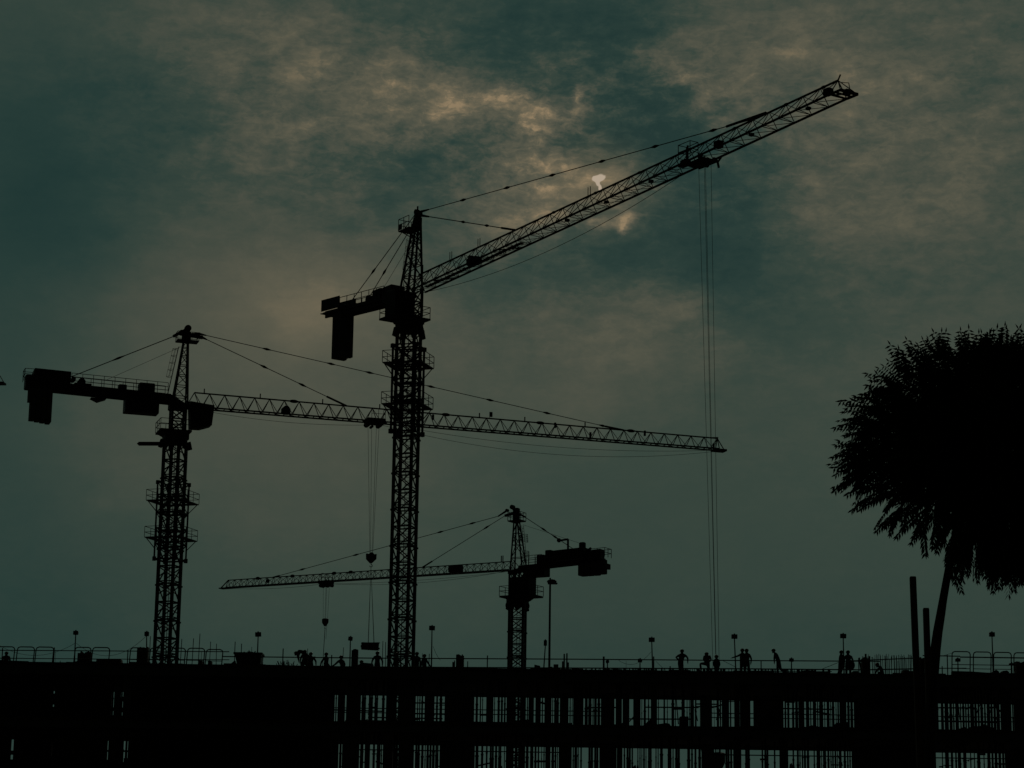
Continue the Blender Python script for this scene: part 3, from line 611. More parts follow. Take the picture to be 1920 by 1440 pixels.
# ---------- the crane on the left
c2 = Crane('tower_crane', 310, 1240, 256, (62.93, 21.0), 'left tower crane with a level jib crossing behind the tallest crane', math.radians(-19))
zr = at(330, 832, 256).z
c2.mast(1.8, 3.95, 2, zr, .30, .11, .62)
c2.cage(1.28, at(316, 1050, 256).z, at(325, 905, 256).z, (at(320, 943, 256).z, at(320, 1012, 256).z), 2.15)
c2.slew(1.3, zr, zr + 1.1)
zp = zr + 1.15
b = MB(); b.box(-2.0, 1.5, -1.6, 1.6, zp, zp + .2); b.prism([(-1.9, zp), (1.4, zp), (.9, zp - .45), (-1.0, zp - .45)], -1.2, 1.2); pl = c2.part(b, 'slewing_platform')
b = MB(); b.rail([(1.4, -1.6, zp + .2), (-2.0, -1.6, zp + .2), (-2.0, 1.6, zp + .2), (1.4, 1.6, zp + .2)], 1.15, .055, 1.2); c2.part(b, 'guard_rail', STEEL, pl)
zj = c2.S(345, 768)[1]
b = mast_mesh(1.5, zj - zp - .15, 2, .22, .1, False); b.v = [(x + .15, y, z + zp + .2) for x, y, z in b.v]; c2.part(b, 'slewing_tower')
a2 = c2.P(350, 628)
cathead(c2, c2.S(322, 760)[0], c2.S(350, 760)[0], .65, zj + .1, tuple(a2), .22, .17, 8, .075)
b = MB(); b.bbox(a2.x - .5, a2.x + .45, -.4, .4, a2.z - .9, a2.z + .4, .1); b.cyl((a2.x + .1, 0, a2.z + .75), (0, 1, 0), .38, .5); b.cyl((a2.x - .6, 0, a2.z + .2), (0, 1, 0), .3, .5); b.bar((a2.x - 1.5, 0, a2.z - .3), (a2.x + .2, 0, a2.z + .8), .3); c2.part(b, 'sheave_head')
zz = c2.S(350, 640)[1]; sa = c2.S(331, 640)[0]; sb = c2.S(371, 640)[0]
b = MB(); b.box(sa, sb, -.7, .7, zz - .1, zz + .05); pl = c2.part(b, 'top_platform')
b = MB(); b.rail([(sa, -.7, zz), (sb, -.7, zz), (sb, .7, zz), (sa, .7, zz), (sa, -.7, zz)], .95, .05, .7); c2.part(b, 'guard_rail', STEEL, pl)
b = MB(); p, q = c2.P(313, 745), c2.P(335, 650); ladder(b, p, q, .22, (.4, .95), .4); c2.part(b, 'ladder')
rt2, rb2, tt2, tb2 = c2.S(362, 736)[1], c2.S(362, 764)[1], c2.S(1345, 822)[1], c2.S(1345, 843)[1]
e2s = c2.S(1345, 840)[0]; s2s = c2.S(364, 750)[0]
def st2(s): f = (s - s2s) / (e2s - s2s); return (rt2 + (tt2 - rt2) * f, rb2 + (tb2 - rb2) * f, .62)
b = MB(); tri_jib(b, st2, (s2s, e2s, 1.72), .14, .065, 'W')
b.bar((1.0, -.6, st2(1)[1]), (s2s, -.62, st2(s2s)[1]), .16); b.bar((1.0, .6, st2(1)[1]), (s2s, .62, st2(s2s)[1]), .16); b.bar((1.0, 0, st2(1)[1]), (s2s, 0, rt2), .1)
for px in ((383, 735), (488, 744), (605, 753), (712, 762), (899, 778), (984, 787), (1097, 795)): s, z = c2.S(*px); b.bar((s, 0, st2(s)[0]), (s, 0, st2(s)[0] + .55), .11)
for px in ((551, 752), (836, 778), (1013, 794), (1183, 808)): s, z = c2.S(*px); b.ball((s, 0, st2(s)[0]), .2, 2.8, 1, 1)
for px in ((812, 782), (1041, 797), (1209, 812), (1107, 815), (1338, 836)): s, z = c2.S(*px); b.bbox(s - .12, s + .12, -.1, .1, z - .35, z + .3, .03)
q = st2(e2s); b.bar((e2s, 0, q[0]), (e2s + .9, 0, q[1]), .09); b.box(e2s - .6, e2s + 1.0, -.62, .62, q[1] - .22, q[1] + .02); b.bar((e2s - .8, 0, q[0]), (e2s + .1, 0, q[0] + .08), .16)
j2 = c2.part(b, 'jib')
b = MB(); s, z = c2.S(536, 766); b.bbox(s - .5, s + .5, -.4, .4, st2(s)[1] + .05, st2(s)[1] + .85, .15); b.cyl((s, 0, st2(s)[1] + .6), (0, 1, 0), .42, .7); c2.part(b, 'trolley_winch', CABM, j2)
b = MB(); s, z = c2.S(921, 778); b.bar((s - .3, 0, st2(s)[0]), (s, 0, z), .04); b.bbox(s - .22, s + .16, -.04, .04, z - .25, z + .35, .02); c2.part(b, 'warning_flag', CABM, j2)
ap = c2.P(374, 626); e1 = V((c2.S(1165, 803)[0], 0, 0)); e1.z = st2(e1.x)[0]
c2.link('pendant', ap, e1, .085, c2.lumps(ap, e1, ((500, 655), (620, 686), (692, 703), (807, 731), (918, 755), (1025, 778), (1130, 799))), .3, 1.1)
b = MB(); b.bar(e1.lerp(ap, .04), e1 + V((.3, 0, 0)), .24, 6); c2.part(b, 'pendant_link')
ap2 = c2.P(380, 633); e2 = V((c2.S(650, 760)[0], 0, 0)); e2.z = st2(e2.x)[0]
c2.link('pendant', ap2, e2, .09, c2.lumps(ap2, e2, ((495, 688), (567, 721))), .3, 1.1)
b = MB(); b.bar(e2.lerp(ap2, .14), e2, .24, 6); c2.part(b, 'pendant_link')
b = MB(); b.bar(a2, ap, .3); b.bar(a2, ap2, .34); b.bar(ap2, ap2.lerp(e2, .03), .3, 6, .15); b.bar(ap, ap.lerp(e1, .015), .3, 6, .15); c2.part(b, 'pendant_yoke')
# counter jib
k0, k1 = c2.P(318, 741), c2.P(48, 714)
b0, b1 = c2.P(318, 757), c2.P(48, 729)
b = MB()
for w in (-.8, .65): b.prism([(k0.x, b0.z), (k0.x, k0.z), (k1.x, k1.z), (k1.x, b1.z)], w, w + .15)
b.prism([(k0.x, k0.z - .4), (k0.x, k0.z - .12), (k1.x, k1.z - .12), (k1.x, k1.z - .4)], -.9, .9); s, z = c2.S(183, 748); b.prism([(s - .8, z), (s, z - .35), (s + .9, z)], -.6, .6)
b.prism([(-.9, zj - .1), (1.0, zj - .1), (1.0, zj + .5), (-.9, k0.z)], -.7, .7)
cj = c2.part(b, 'counter_jib')
def k2(s): return k0.z + (k1.z - k0.z) * (k0.x - s) / (k0.x - k1.x)
b = MB()
for w in (-.9, .9):
    a, c = c2.S(132, 720)[0], c2.S(312, 740)[0]; b.rail([(a, w, k2(a)), (c, w, k2(c))], 1.2, .055, 1.25, (.62, .3))
s = c2.S(44, 720)[0]; b.rail([(s + 1.0, -.9, k2(s)), (s, -.9, k2(s)), (s, .9, k2(s)), (s + 1.0, .9, k2(s))], 1.2, .055, .9)
c2.part(b, 'guard_rail', STEEL, cj)
def pbox(cr, u0, v0, u1, v1, w0, w1, name, m, parent=None, bev=.06, label=None):
    s0, _ = cr.S(u0, v1); s1, z1 = cr.S(u1, v0); z0 = cr.S((u0 + u1) / 2, v1)[1]; z1 = cr.S((u0 + u1) / 2, v0)[1]
    b = MB(); b.bbox(min(s0, s1), max(s0, s1), w0, w1, z0, z1, bev); o = cr.part(b, name, m, parent)
    if label: o['label'] = label
    return o
s0, z0 = c2.S(62, 722); s1, z1 = c2.S(130, 727); b = MB(); b.prism([(s0, c2.S(62, 722)[1]), (s1, c2.S(130, 727)[1]), (s1, c2.S(130, 700)[1]), (s0, c2.S(62, 693)[1])], -.95, .95)
c2.part(b, 'winch_house', CABM, cj)
pbox(c2, 46, 705, 64, 729, -.85, .85, 'end_cabinet', CABM, cj)
b = MB()
for k in range(4):
    s0 = c2.S(56 + k * 10.2, 760)[0]; s1 = c2.S(56 + k * 10.2 + 9.6, 760)[0]; zb = c2.S(60, 788 + k * 1.2)[1]; b.bbox(s0, s1, -.8, .8, zb, k2(s0) - .25, .04)
s0, s1 = c2.S(53, 740)[0], c2.S(57, 740)[0]; b.box(s0, s1, -.7, .7, c2.S(55, 753)[1], k2(s0) - .2)
c2.part(b, 'ballast', BALL)
pbox(c2, 221, 722, 237, 740, -.5, .5, 'electrical_cabinet', CABM, cj); pbox(c2, 259, 720, 289, 742, -.7, .7, 'electrical_cabinet', CABM, cj)
pbox(c2, 232, 746, 297, 776, -.85, .85, 'hanging_container', CABM, cj, .05, 'long box slung under the counter jib')
b = MB(); s, z = c2.S(152, 718); b.cyl((s, 0, z), (0, 1, 0), .42, 1.3); s, z = c2.S(137, 712); b.cyl((s, 0, z), (0, 1, 0), .26, 1.0); s, z = c2.S(165, 728); b.bbox(s - 1.6, s + .3, -.7, .7, z - .2, z + .4, .05); c2.part(b, 'hoist_winch', CABM, cj)
pA, pB, pC, pD, pE = [c2.S(*p) for p in ((351, 758), (396, 766), (391, 803), (372, 808), (352, 807))]
b = MB(); b.prism([pE, pD, pC, pB, pA], -1.9, -.3); c2.part(b, 'cab', CABM)
for w in (-.35, .35): c2.link('rear_stay', c2.P(335, 627, w), c2.P(132, 707, w), .1, (.56,), .26, 1.6)
b = MB(); b.bar(c2.P(340, 650), c2.P(198, 713), .04, 5); c2.part(b, 'hoist_rope', ROPE)
# monorail beam under the slewing ring
c_, s_ = math.cos(-c2.rz), math.sin(-c2.rz)
m0, m1 = at(305, 832, 256) - c2.O, at(260, 832, 256) - c2.O
loc = lambda p: V((p.dot(c2.d), p.dot(c2.n), p.z))
b = MB(); b.bar(loc(m0), loc(m1), .38); b.bar(loc(m1), loc(at(257, 832, 256) - c2.O), .3, 4, .08); c2.part(b, 'feeding_beam')
s = c2.S(703, 789)[0]; q = st2(s)
b = MB(); b.bbox(s - 1.1, s + 1.1, -.8, .8, q[1] - .25, q[1] + .35, .06); b.cyl((s - .9, 0, q[1] - .35), (0, 1, 0), .3, 1.0); b.cyl((s + .5, 0, q[1] - .35), (0, 1, 0), .3, 1.0); b.cyl((s - .4, 0, q[1] - .6), (0, 1, 0), .16, .8); tr = c2.part(b, 'trolley')
b = MB(); b.rail([(s - .6, -.8, q[1] + .3), (s + 1.0, -.8, q[1] + .3), (s + 1.0, 0, q[1] + .3)], 1.1, .045, .9); c2.part(b, 'trolley_basket', STEEL, tr)
hz2 = c2.S(697, 1046)[1]; hs = c2.S(696, 1046)[0]
b = MB()
for ub, ut, w in ((691, 690, -.3), (695, 697, .3), (699, 706, -.3), (703, 711, .3)): b.bar(c2.P(ut, 795, w), (hs + (ub - 697) * .03, w * .3, hz2), .04, 5)
c2.part(b, 'hoist_rope', ROPE)
b = MB(); s, k = hs, 1.0; hz = hz2 + .1
b.prism([(s - .58, hz + .35), (s - .3, hz + .3), (s - .1, hz + .5), (s + .1, hz + .5), (s + .3, hz + .3), (s + .58, hz + .35), (s + .55, hz - .25), (s + .1, hz - .7), (s - .1, hz - .7), (s - .55, hz - .25)], -.22, .22); hb = c2.part(b, 'hook_block')
b = MB(); b.path([(s, 0, hz - .7), (s, 0, hz - .85)] + [(s + .15 * math.cos(a), 0, hz - 1.0 + .15 * math.sin(a)) for a in [math.radians(x) for x in (95, 45, 0, -45, -90, -135, -180)]], .09, 6); c2.part(b, 'hook', STEEL, hb)
sag(c2, (3, .3, st2(4)[1] - .2), (c2.S(690, 790)[0], .3, st2(25)[1] - .35), .5)
sag(c2, (c2.S(715, 790)[0], .3, st2(25)[1] - .2), (e2s, .3, tb2 - .15), 1.9)
sag(c2, (c2.S(715, 790)[0], -.3, st2(25)[1] - .1), (e2s, -.3, tb2 - .1), 1.2)
# bundle of timber hanging from its hook
W2 = lambda p: c2.O + c2.d * p[0] + c2.n * p[1] + V((0, 0, p[2]))
hp = W2((hs, 0, hz - 1.12)); Yb = hp.y
bc = at(694, 1211, Yb)
ld = empty('timber_bundle', (bc.x, bc.y, bc.z - .45), label='bundle of timber slung on ropes below the left crane', cat='timber bundle')
b = MB()
for k in range(46):
    x0 = -.95 + random.uniform(-.12, .2); x1 = .95 + random.uniform(-.25, .15); y = random.uniform(-.4, .4); z = .08 + .115 * (k % 7) + random.uniform(0, .03)
    b.bar((x0, y, z), (x1, y + random.uniform(-.05, .05), z + random.uniform(-.08, .08)), .1)
b.build('planks', TIMB, ld)
b = MB()
tp = hp - ld.location
for x in (-.22, .42):
    b.bar(tp, (x, -.45, .85), .045, 5); b.bar(tp, (x, .45, .85), .045, 5); b.path([(x, -.46, .86), (x, -.46, .02), (x, .46, .02), (x, .46, .86), (x, -.46, .86)], .05, 4)
b.build('sling', ROPE, ld)

# ---------- the small crane on the right, farther off
d3 = at(415, 1102, 330) - at(969, 1240, 305)
c3 = Crane('tower_crane', 969, 1240, 305, (d3.x, d3.y), 'smallest and farthest tower crane, its thin jib pointing left', math.radians(-11))
zr = at(971, 1137, 305).z
c3.mast(1.8, 3.6, 2, zr, .32, .11, .85)
c3.slew(1.15, zr, zr + .95)
zp = zr + 1.0
b = MB(); b.box(-3.0, 1.9, -1.5, 1.5, zp + .1, zp + .32); b.prism([(-1.9, zp + .1), (1.4, zp + .1), (.9, zp - .3), (-1.2, zp - .3)], -1.1, 1.1); pl = c3.part(b, 'slewing_platform')
b = MB(); b.rail([(-3.0, -1.5, zp + .32), (1.9, -1.5, zp + .32), (1.9, 1.5, zp + .32), (-3.0, 1.5, zp + .32), (-3.0, -1.5, zp + .32)], 1.25, .06, 1.6); c3.part(b, 'guard_rail', STEEL, pl)
zj = c3.S(970, 1072)[1]
b = mast_mesh(1.5, zj - zp - .3, 2, .2, .1, False); b.v = [(x + .1, y, z + zp + .32) for x, y, z in b.v]; c3.part(b, 'slewing_tower')
a3 = c3.P(968, 978)
cathead(c3, c3.S(984, 1062)[0], c3.S(961, 1062)[0], .6, zj, (a3.x, 0, a3.z + .8), .25, .15, 5, .07)
b = MB(); b.bbox(a3.x - .4, a3.x + .4, -.35, .35, a3.z, a3.z + 1.8, .1); p = c3.P(961, 951); b.cyl(p, (0, 1, 0), .3, .5); b.bar((a3.x, 0, a3.z + 1.3), p, .4); q = c3.P(947, 967); b.bar((a3.x, 0, a3.z + 1.2), q, .3); p2 = c3.P(951, 957); b.cyl(p2, (0, 1, 0), .2, .4); b.bar(p2, c3.P(934, 968), .32, 6, .2); b.bar((a3.x, 0, a3.z + 1.2), c3.P(986, 970), .34, 6, .2)
c3.part(b, 'sheave_head')
zz = c3.S(969, 977)[1]; sa, sb = c3.S(981, 977)[0], c3.S(957, 977)[0]
b = MB(); b.box(sa, sb, -.7, .7, zz - .1, zz + .06); pl = c3.part(b, 'top_platform')
b = MB(); b.rail([(sa, -.7, zz), (sb, -.7, zz), (sb, .7, zz), (sa, .7, zz), (sa, -.7, zz)], 1.1, .055, .8); c3.part(b, 'guard_rail', STEEL, pl)
b = MB(); p, q = c3.P(986, 1055), c3.P(980, 985)
ladder(b, p, q, .22, (.15, .3), .4); ladder(b, p, q, .22, (.55, .75), .4); c3.part(b, 'ladder')
rt3, rb3, tt3, tb3 = c3.S(955, 1053)[1], c3.S(955, 1069)[1], c3.S(428, 1088)[1], c3.S(428, 1102)[1]
s3s, e3s = c3.S(958, 1060)[0], c3.S(428, 1090)[0]
def st3(s): f = (s - s3s) / (e3s - s3s); return (rt3 + (tt3 - rt3) * f, rb3 + (tb3 - rb3) * f, .5)
b = MB(); tri_jib(b, st3, (s3s, e3s, 1.12), .12, .055, 'N')
q = st3(e3s); t = c3.S(414, 1102); b.bar((e3s, 0, q[0]), (t[0], 0, q[1]), .12); b.box(e3s - .6, t[0], -.5, .5, q[1] - .12, q[1] + .02)
for px in ((940, 1050), (943, 1050)): s, z = c3.S(*px); b.bar((s, 0, st3(s)[0]), (s, 0, st3(s)[0] + .85), .1)
for px in ((483, 0), (548, 0), (626, 0), (657, 0)): s, z = c3.S(px[0], 1085); b.ball((s, 0, st3(s)[0]), .14, 3, 1, 1.6)
s, z = c3.S(502, 1090); b.bbox(s - .2, s + .2, -.2, .2, z - .2, z + .3, .05)
j3 = c3.part(b, 'jib')
pbox(c3, 866, 1060, 843, 1073, -.4, .4, 'trolley_winch', CABM, j3)
ap = c3.P(934, 968); s = c3.S(512, 1085)[0]; e1 = V((s, 0, st3(s)[0])); c3.link('pendant', ap, e1, .085, c3.lumps(ap, e1, ((886, 984), (826, 1001), (668, 1047), (567, 1071))), .28, 1.2)
b = MB(); b.bar(e1.lerp(ap, .03), e1, .2, 6); c3.part(b, 'pendant_link')
ap = c3.P(947, 967); s = c3.S(792, 1064)[0]; e1 = V((s, 0, st3(s)[0])); c3.link('pendant', ap, e1, .09, c3.lumps(ap, e1, ((913, 991),)), .28, 1.2)
b = MB(); b.bar(e1.lerp(ap, .12), e1, .22, 6); c3.part(b, 'pendant_link')
k0, k1, b0, b1 = c3.P(978, 1062), c3.P(1130, 1046), c3.P(978, 1070), c3.P(1130, 1053)
b = MB()
for w in (-.8, .65): b.prism([(k0.x, b0.z), (k0.x, k0.z), (k1.x, k1.z), (k1.x, b1.z)], w, w + .15)
b.prism([(k0.x, k0.z - .35), (k0.x, k0.z - .1), (k1.x, k1.z - .1), (k1.x, k1.z - .35)], -.9, .9); b.prism([(-1.0, zj), (1.2, zj - .3), (1.2, zj + .1), (-1.0, zj + .5)], -.6, .6)
cj = c3.part(b, 'counter_jib')
def k3(s): return k0.z + (k1.z - k0.z) * (k0.x - s) / (k0.x - k1.x)
b = MB()
for w in (-.9, .9): a, c = c3.S(985, 1055)[0], c3.S(1022, 1055)[0]; b.rail([(a, w, k3(a)), (c, w, k3(c))], 1.15, .06, .9)
s = c3.S(1140, 1040)[0]; a = c3.S(1112, 1040)[0]; b.rail([(a, -.9, k3(a)), (s, -.9, k3(s)), (s, .9, k3(s)), (a, .9, k3(a))], 1.15, .06, 1.0)
c3.part(b, 'guard_rail', STEEL, cj)
pa = [c3.S(*p) for p in ((1036, 1054), (1098, 1047), (1098, 1027), (1036, 1034))]
b = MB(); b.prism(pa, -.6, .6); c3.part(b, 'winch_house', CABM, cj)
pa = [c3.S(*p) for p in ((1098, 1050), (1130, 1050), (1129, 1030), (1098, 1034))]
b = MB(); b.prism(pa, -.55, .55); s, z = c3.S(1092, 1024); b.bbox(s - .4, s + .4, -.3, .3, z - .5, z + .5, .1); s, z = c3.S(1102, 1028); b.bar((s - .5, 0, z), (s + .5, 0, z - .6), .25); c3.part(b, 'hoist_winch', CABM, cj)
pbox(c3, 1009, 1041, 1023, 1062, -.5, .5, 'electrical_cabinet', CABM, cj); pbox(c3, 1025, 1032, 1036, 1060, -.5, .5, 'electrical_cabinet', CABM, cj)
pbox(c3, 986, 1064, 1026, 1082, -.8, .8, 'hanging_container', CABM, cj, .05, 'box slung under the counter jib')
b = MB()
for k in range(4):
    s0 = c3.S(1088 + k * 11.8, 1065)[0]; s1 = c3.S(1088 + k * 11.8 + 11, 1065)[0]; b.bbox(min(s0, s1), max(s0, s1), -.65, .65, c3.S(1110, 1079)[1] + (.1 if k == 3 else 0), k3(s0) - .2, .05)
s0, s1 = c3.S(1136, 1062)[0], c3.S(1140, 1062)[0]; b.box(min(s0, s1), max(s0, s1), -.7, .7, c3.S(1138, 1067)[1], c3.S(1138, 1057)[1]); c3.part(b, 'ballast', BALL)
pbox(c3, 961, 1083, 999, 1119, -.95, .95, 'cab', CABM)
b = MB(); p = c3.P(1065, 1034); q = c3.P(1065, 1011); b.bar(p, q, .2); b.bar(q, c3.P(1047, 1014), .22); b.ball(c3.P(1048, 1013), .3); c3.part(b, 'stay_post')
for w in (-.5, .5): c3.link('rear_stay', c3.P(985, 970, w * .3), c3.P(1076, 1030, w), .09, (.38, .62), .26, 1.2)
b = MB(); b.bar(c3.P(981, 984), c3.P(1092, 1020), .04, 5); c3.part(b, 'hoist_rope', ROPE)
s = c3.S(612, 1096)[0]; q = st3(s)
b = MB(); b.bbox(s - .9, s + 1.1, -.6, .6, q[1] - .3, q[1] + .12, .06)
for ds in (-.75, 0, .75): b.cyl((s + ds, 0, q[1] - .55), (0, 1, 0), .26, .8)
tr = c3.part(b, 'trolley'); b = MB(); b.rail([(s - .6, -.6, q[1] + .1), (s + .7, -.6, q[1] + .1), (s + .7, .2, q[1] + .1)], 1.1, .05, .7); c3.part(b, 'trolley_basket', STEEL, tr)
hz = c3.S(612, 1168)[1]
hook_block(c3, (s, 0, q[1] - .5), 4, hz + .3, .85, .62, True, .5, .72)
b = MB(); b.bar((s, 0, hz - .8), (s + .25, 0, hz - 7), .09, 5); b.bar((s - .3, 0, hz), (s - .2, 0, hz - 2.2), .03, 4); c3.part(b, 'hoist_rope', ROPE)
sag(c3, (1.0, .3, rb3 - .1), (s, .3, q[1] - .3), .8); sag(c3, (s, .3, q[1] - .3), (e3s, .3, tb3 - .1), .35)
sag(c3, (1.0, -.3, rb3 - .1), (s, -.3, q[1] - .3), .35)

# ---------- a fourth crane, only its jib end reaches into view at the left edge
c4 = dup(c2.e)
c4['label'] = 'dark jib end of a further crane just poking in at the left edge'; c4['category'] = 'tower crane'
tip = at(9, 719, 290); ang = math.radians(-6)
L4 = e2s + 1.0; zt = tb2 - .1
c4.rotation_euler = (0, 0, ang); c4.location = (tip.x - L4 * math.cos(ang), tip.y - L4 * math.sin(ang), tip.z - zt)

# ------------------------------------------------------------------ street lamp
Yl = 100
base = at(1027, 1262, Yl); topp = at(1031.5, 1094, Yl)
lp = empty('street_lamp', (topp.x, Yl, 0), label='tall slim street lamp with a small hood, beside the farthest crane', cat='street lamp')
b = MB(); b.bar((0, 0, .3), (0, 0, topp.z), .15, 12, .085); b.cyl((0, 0, .2), (0, 0, 1), .2, .4); b.build('pole', TUBE, lp)
b = MB(); b.ball((.07, 0, topp.z + .08), .17, 1.25, 1, .62, 12, 8); b.prism([(-.1, topp.z + .1), (.32, topp.z + .02), (.3, topp.z - .03), (-.1, topp.z - .03)], -.1, .1); b.bar((0, 0, topp.z + .1), (0, 0, topp.z + .24), .07); b.build('lamp_head', LAMP, lp)

# ------------------------------------------------------------------ roof items
RZ = ROOF
def post_flood(u, v, w=10, hgt=8, Y=148.5, tilt=0, where='', u2=None, cat='floodlight', lean=0):
    p = at(u, v + hgt / 2, Y); k = Y / F
    e = empty('floodlight', (at(u2 or u, 1250, Y).x, Y, RZ), label=where, cat='floodlight', group='floodlights standing along the roof edge')
    top = V((p.x - e.location.x, 0, p.z - RZ))
    b = MB(); b.bar((0, 0, 0), top, .10, 8, .07); b.bar((-.3, 0, .02), (.3, 0, .02), .05); b.bar((0, -.3, .02), (0, .3, .02), .05); b.build('pole', TUBE, e)
    W_, H_ = w * k / 2, hgt * k; c, s = math.cos(tilt), math.sin(tilt)
    b = MB(); b.bbox(-W_, W_, -.12, .12, 0, H_, .012); b.box(-W_ * .4, W_ * .4, .12, .2, .02, H_ * .8); b.bar((0, 0, H_), (0, 0, H_ + .06), .08)
    b.v = [(top.x + x * c - (z - H_ / 2) * s, y, top.z - .02 + (z - H_ / 2) * c + x * s + H_ / 2) for x, y, z in b.v]
    b.build('lamp_head', LAMP, e); return e
for a in [(142, 1186, 9, 7, 148, .0, 'leftmost tall floodlight, behind the looped guard rails', 139), (275, 1188, 8, 8, 148.5, 0, 'floodlight just left of the left crane mast', 275), (484, 1189, 11, 8, 148, .06, 'floodlight above the right end of the skip', 482),
          (657, 1197, 8, 7, 149, -.12, 'floodlight left of the hanging timber bundle', 656), (810, 1177, 11, 8, 147, -.03, 'floodlight to the right of the tallest crane mast', 809),
          (1222, 1199, 11, 8, 148, 0, 'floodlight in the roof gap between the street lamp and the leaning worker', 1224), (1377, 1193, 11, 8, 148, .0, 'floodlight held by the worker with a stretched arm', 1380),
          (1581, 1192, 11, 8, 148, -.03, 'floodlight rising between the two workers on the right', 1582.5), (1860, 1189, 10, 8, 148, 0, 'rightmost tall floodlight, right of the tree trunk', 1862),
          (1200, 1238, 8, 6, 147, -.1, 'knee high floodlight left of the slim mast floodlight', None), (1484, 1237, 8, 6, 147, -.06, 'low floodlight to the right of the worker bowing his head', None),
          (1796, 1237, 9, 6, 147, 0, 'low floodlight behind the right looped guard rails', None), (1897, 1245, 10, 4, 147, 0, 'tiny twin floodlight near the right edge', None),
          (1022.5, 1205, 6, 10, 148, 0, 'small light box on a short pole left of the street lamp', 1019), (1139, 1240, 6, 5, 147, .2, 'low round topped light beside the thick post', None)]:
    post_flood(*a)

# cables slung between floodlights
def cable(p, q, drop, lab, t=.02):
    b = MB(); pts = [p.lerp(q, k / 14) - V((0, 0, drop * 4 * (k / 14) * (1 - k / 14))) for k in range(15)]; b.path(pts, t, 4)
    tag(base_origin(b.build('power_cable', ROPE)), lab, 'cable', 'cables slung between the floodlights')
cable(at(-20, 1198, 148), at(141, 1206, 148), .9, 'thin cable sagging from the left edge to the leftmost floodlight')
cable(at(143, 1206, 148), at(274, 1193, 148), 1.0, 'thin cable sagging between the two leftmost floodlights')
cable(at(812, 1212, 147), at(826, 1238, 147), .1, 'short cable running down from the light right of the tallest crane')
cable(at(1160, 1238, 148), at(1221, 1222, 148), .5, 'loose cable left of the mast floodlight in the roof gap')
cable(at(1230, 1240, 148), at(1246, 1256, 148), .0, 'straight cable right of the mast floodlight in the roof gap')
cable(at(1354, 1238, 148), at(1378, 1250, 148), .0, 'guy cable left of the floodlight with a worker holding it', .025)
cable(at(1540, 1255, 148), at(1575, 1241, 148), .0, 'guy cable left of the two workers on the right', .03)
cable(at(1745, 1231, 148), at(1790, 1222, 148), .1, 'cable between the tree trunk and the looped rails')

# looped guard panels
def loop_panel(u0, u1, vt, Y, lab, grp, low=None):
    a, c = at(u0, vt, Y), at(u1, vt + (u1 - u0) * .0142, Y); w = c.x - a.x; h = a.z - RZ; r = .17
    lean = .05
    b = MB(); pts = [(-w / 2 - lean, 0, 0), (-w / 2, 0, h - r), (-w / 2 + r * .3, 0, h - r * .3), (-w / 2 + r, 0, h), (w / 2 - r, 0, h), (w / 2 - r * .3, 0, h - r * .3), (w / 2, 0, h - r), (w / 2 - lean, 0, 0)]
    b.path(pts, .07, 6); b.bar((-w / 2 - .02, 0, h * .35), (w / 2 - .03, 0, h * .35), .045, 6)
    o = b.build('guard_panel', TUBE); o.location = ((a.x + c.x) / 2, Y, RZ); tag(o, lab, 'guard rail panel', grp)
PL = [(-6, 28), (33, 65), (68, 101), (141, 171), (174, 206), (245, 276), (282, 312), (316, 348), (352, 384), (387, 418)]
LL = ['cut off by the left edge', 'second from the left edge', 'third from the left edge, beside a gap', 'standing in front of the grey panel stack', 'over the low block of material', 'at the dark round bundle', 'left of the left crane mast foot', 'right of the left crane mast foot', 'second to the right of the left crane mast', 'left of the skip']
for i, ((a, c), l) in enumerate(zip(PL, LL)): loop_panel(a, c, 1212.5 + a * .008 + (2 if i == 9 else 0), 146, 'looped tubular guard rail panel ' + l, 'looped guard rail panels')
for (a, c), l in zip([(1785, 1819), (1825, 1858), (1863, 1896), (1901, 1934)], ['first right of the tree trunk', 'left of the rightmost tall floodlight', 'right of the rightmost tall floodlight', 'cut off by the right edge']):
    loop_panel(a, c, 1221.5 + (a - 1785) * .02, 146, 'looped tubular guard rail panel ' + l, 'looped guard rail panels')
# long rails
def long_rail(pts, Y, t, posts, lab):
    P_ = [at(u, v, Y) for u, v in pts]; e = empty('edge_rail', (P_[0].x, Y, RZ), label=lab, cat='edge rail', group='long tube rails along the roof edge')
    b = MB(); b.path([p - e.location for p in P_], t, 6); b.build('rail', TUBE, e)
    for u, v in posts:
        p = at(u, v, Y); b = MB(); b.bar((p.x - e.location.x, 0, 0), (p.x - e.location.x, 0, p.z - RZ), .07, 6); b.build('post', TUBE, e)
long_rail([(-30, 1219), (430, 1222)], 146.3, .06, [(102, 1214), (5, 1215), (240, 1219)], 'upper long tube rail running behind the left looped panels')
long_rail([(-30, 1234), (170, 1235.5), (430, 1237)], 146.2, .05, [], 'lower long tube rail running behind the left looped panels')
long_rail([(418, 1231), (700, 1234), (1080, 1236), (1400, 1238.5), (1650, 1240)], 146.4, .07, [(531, 1216), (622, 1228), (914, 1229), (1225.5, 1231), (1388, 1228), (1427, 1238)], 'longest upper rail passing in front of most of the workers')
long_rail([(1600, 1239), (1715, 1234)], 146.3, .07, [(1610, 1234)], 'upper rail rising slightly towards the dark timber posts')
long_rail([(440, 1249), (860, 1251.5), (1060, 1252.5), (1400, 1254), (1620, 1256), (1715, 1254)], 146.1, .08, [], 'long lower rail just above the roof edge on the right')
long_rail([(1730, 1229), (1800, 1230.5)], 146.3, .07, [(1776, 1227)], 'upper rail stub right of the tree trunk')
long_rail([(1800, 1232), (1940, 1234)], 146.5, .08, [], 'upper long rail behind the right looped panels')
long_rail([(1760, 1253), (1812, 1253)], 146.6, .06, [(1766.5, 1249)], 'short lower rail behind the tree trunk')
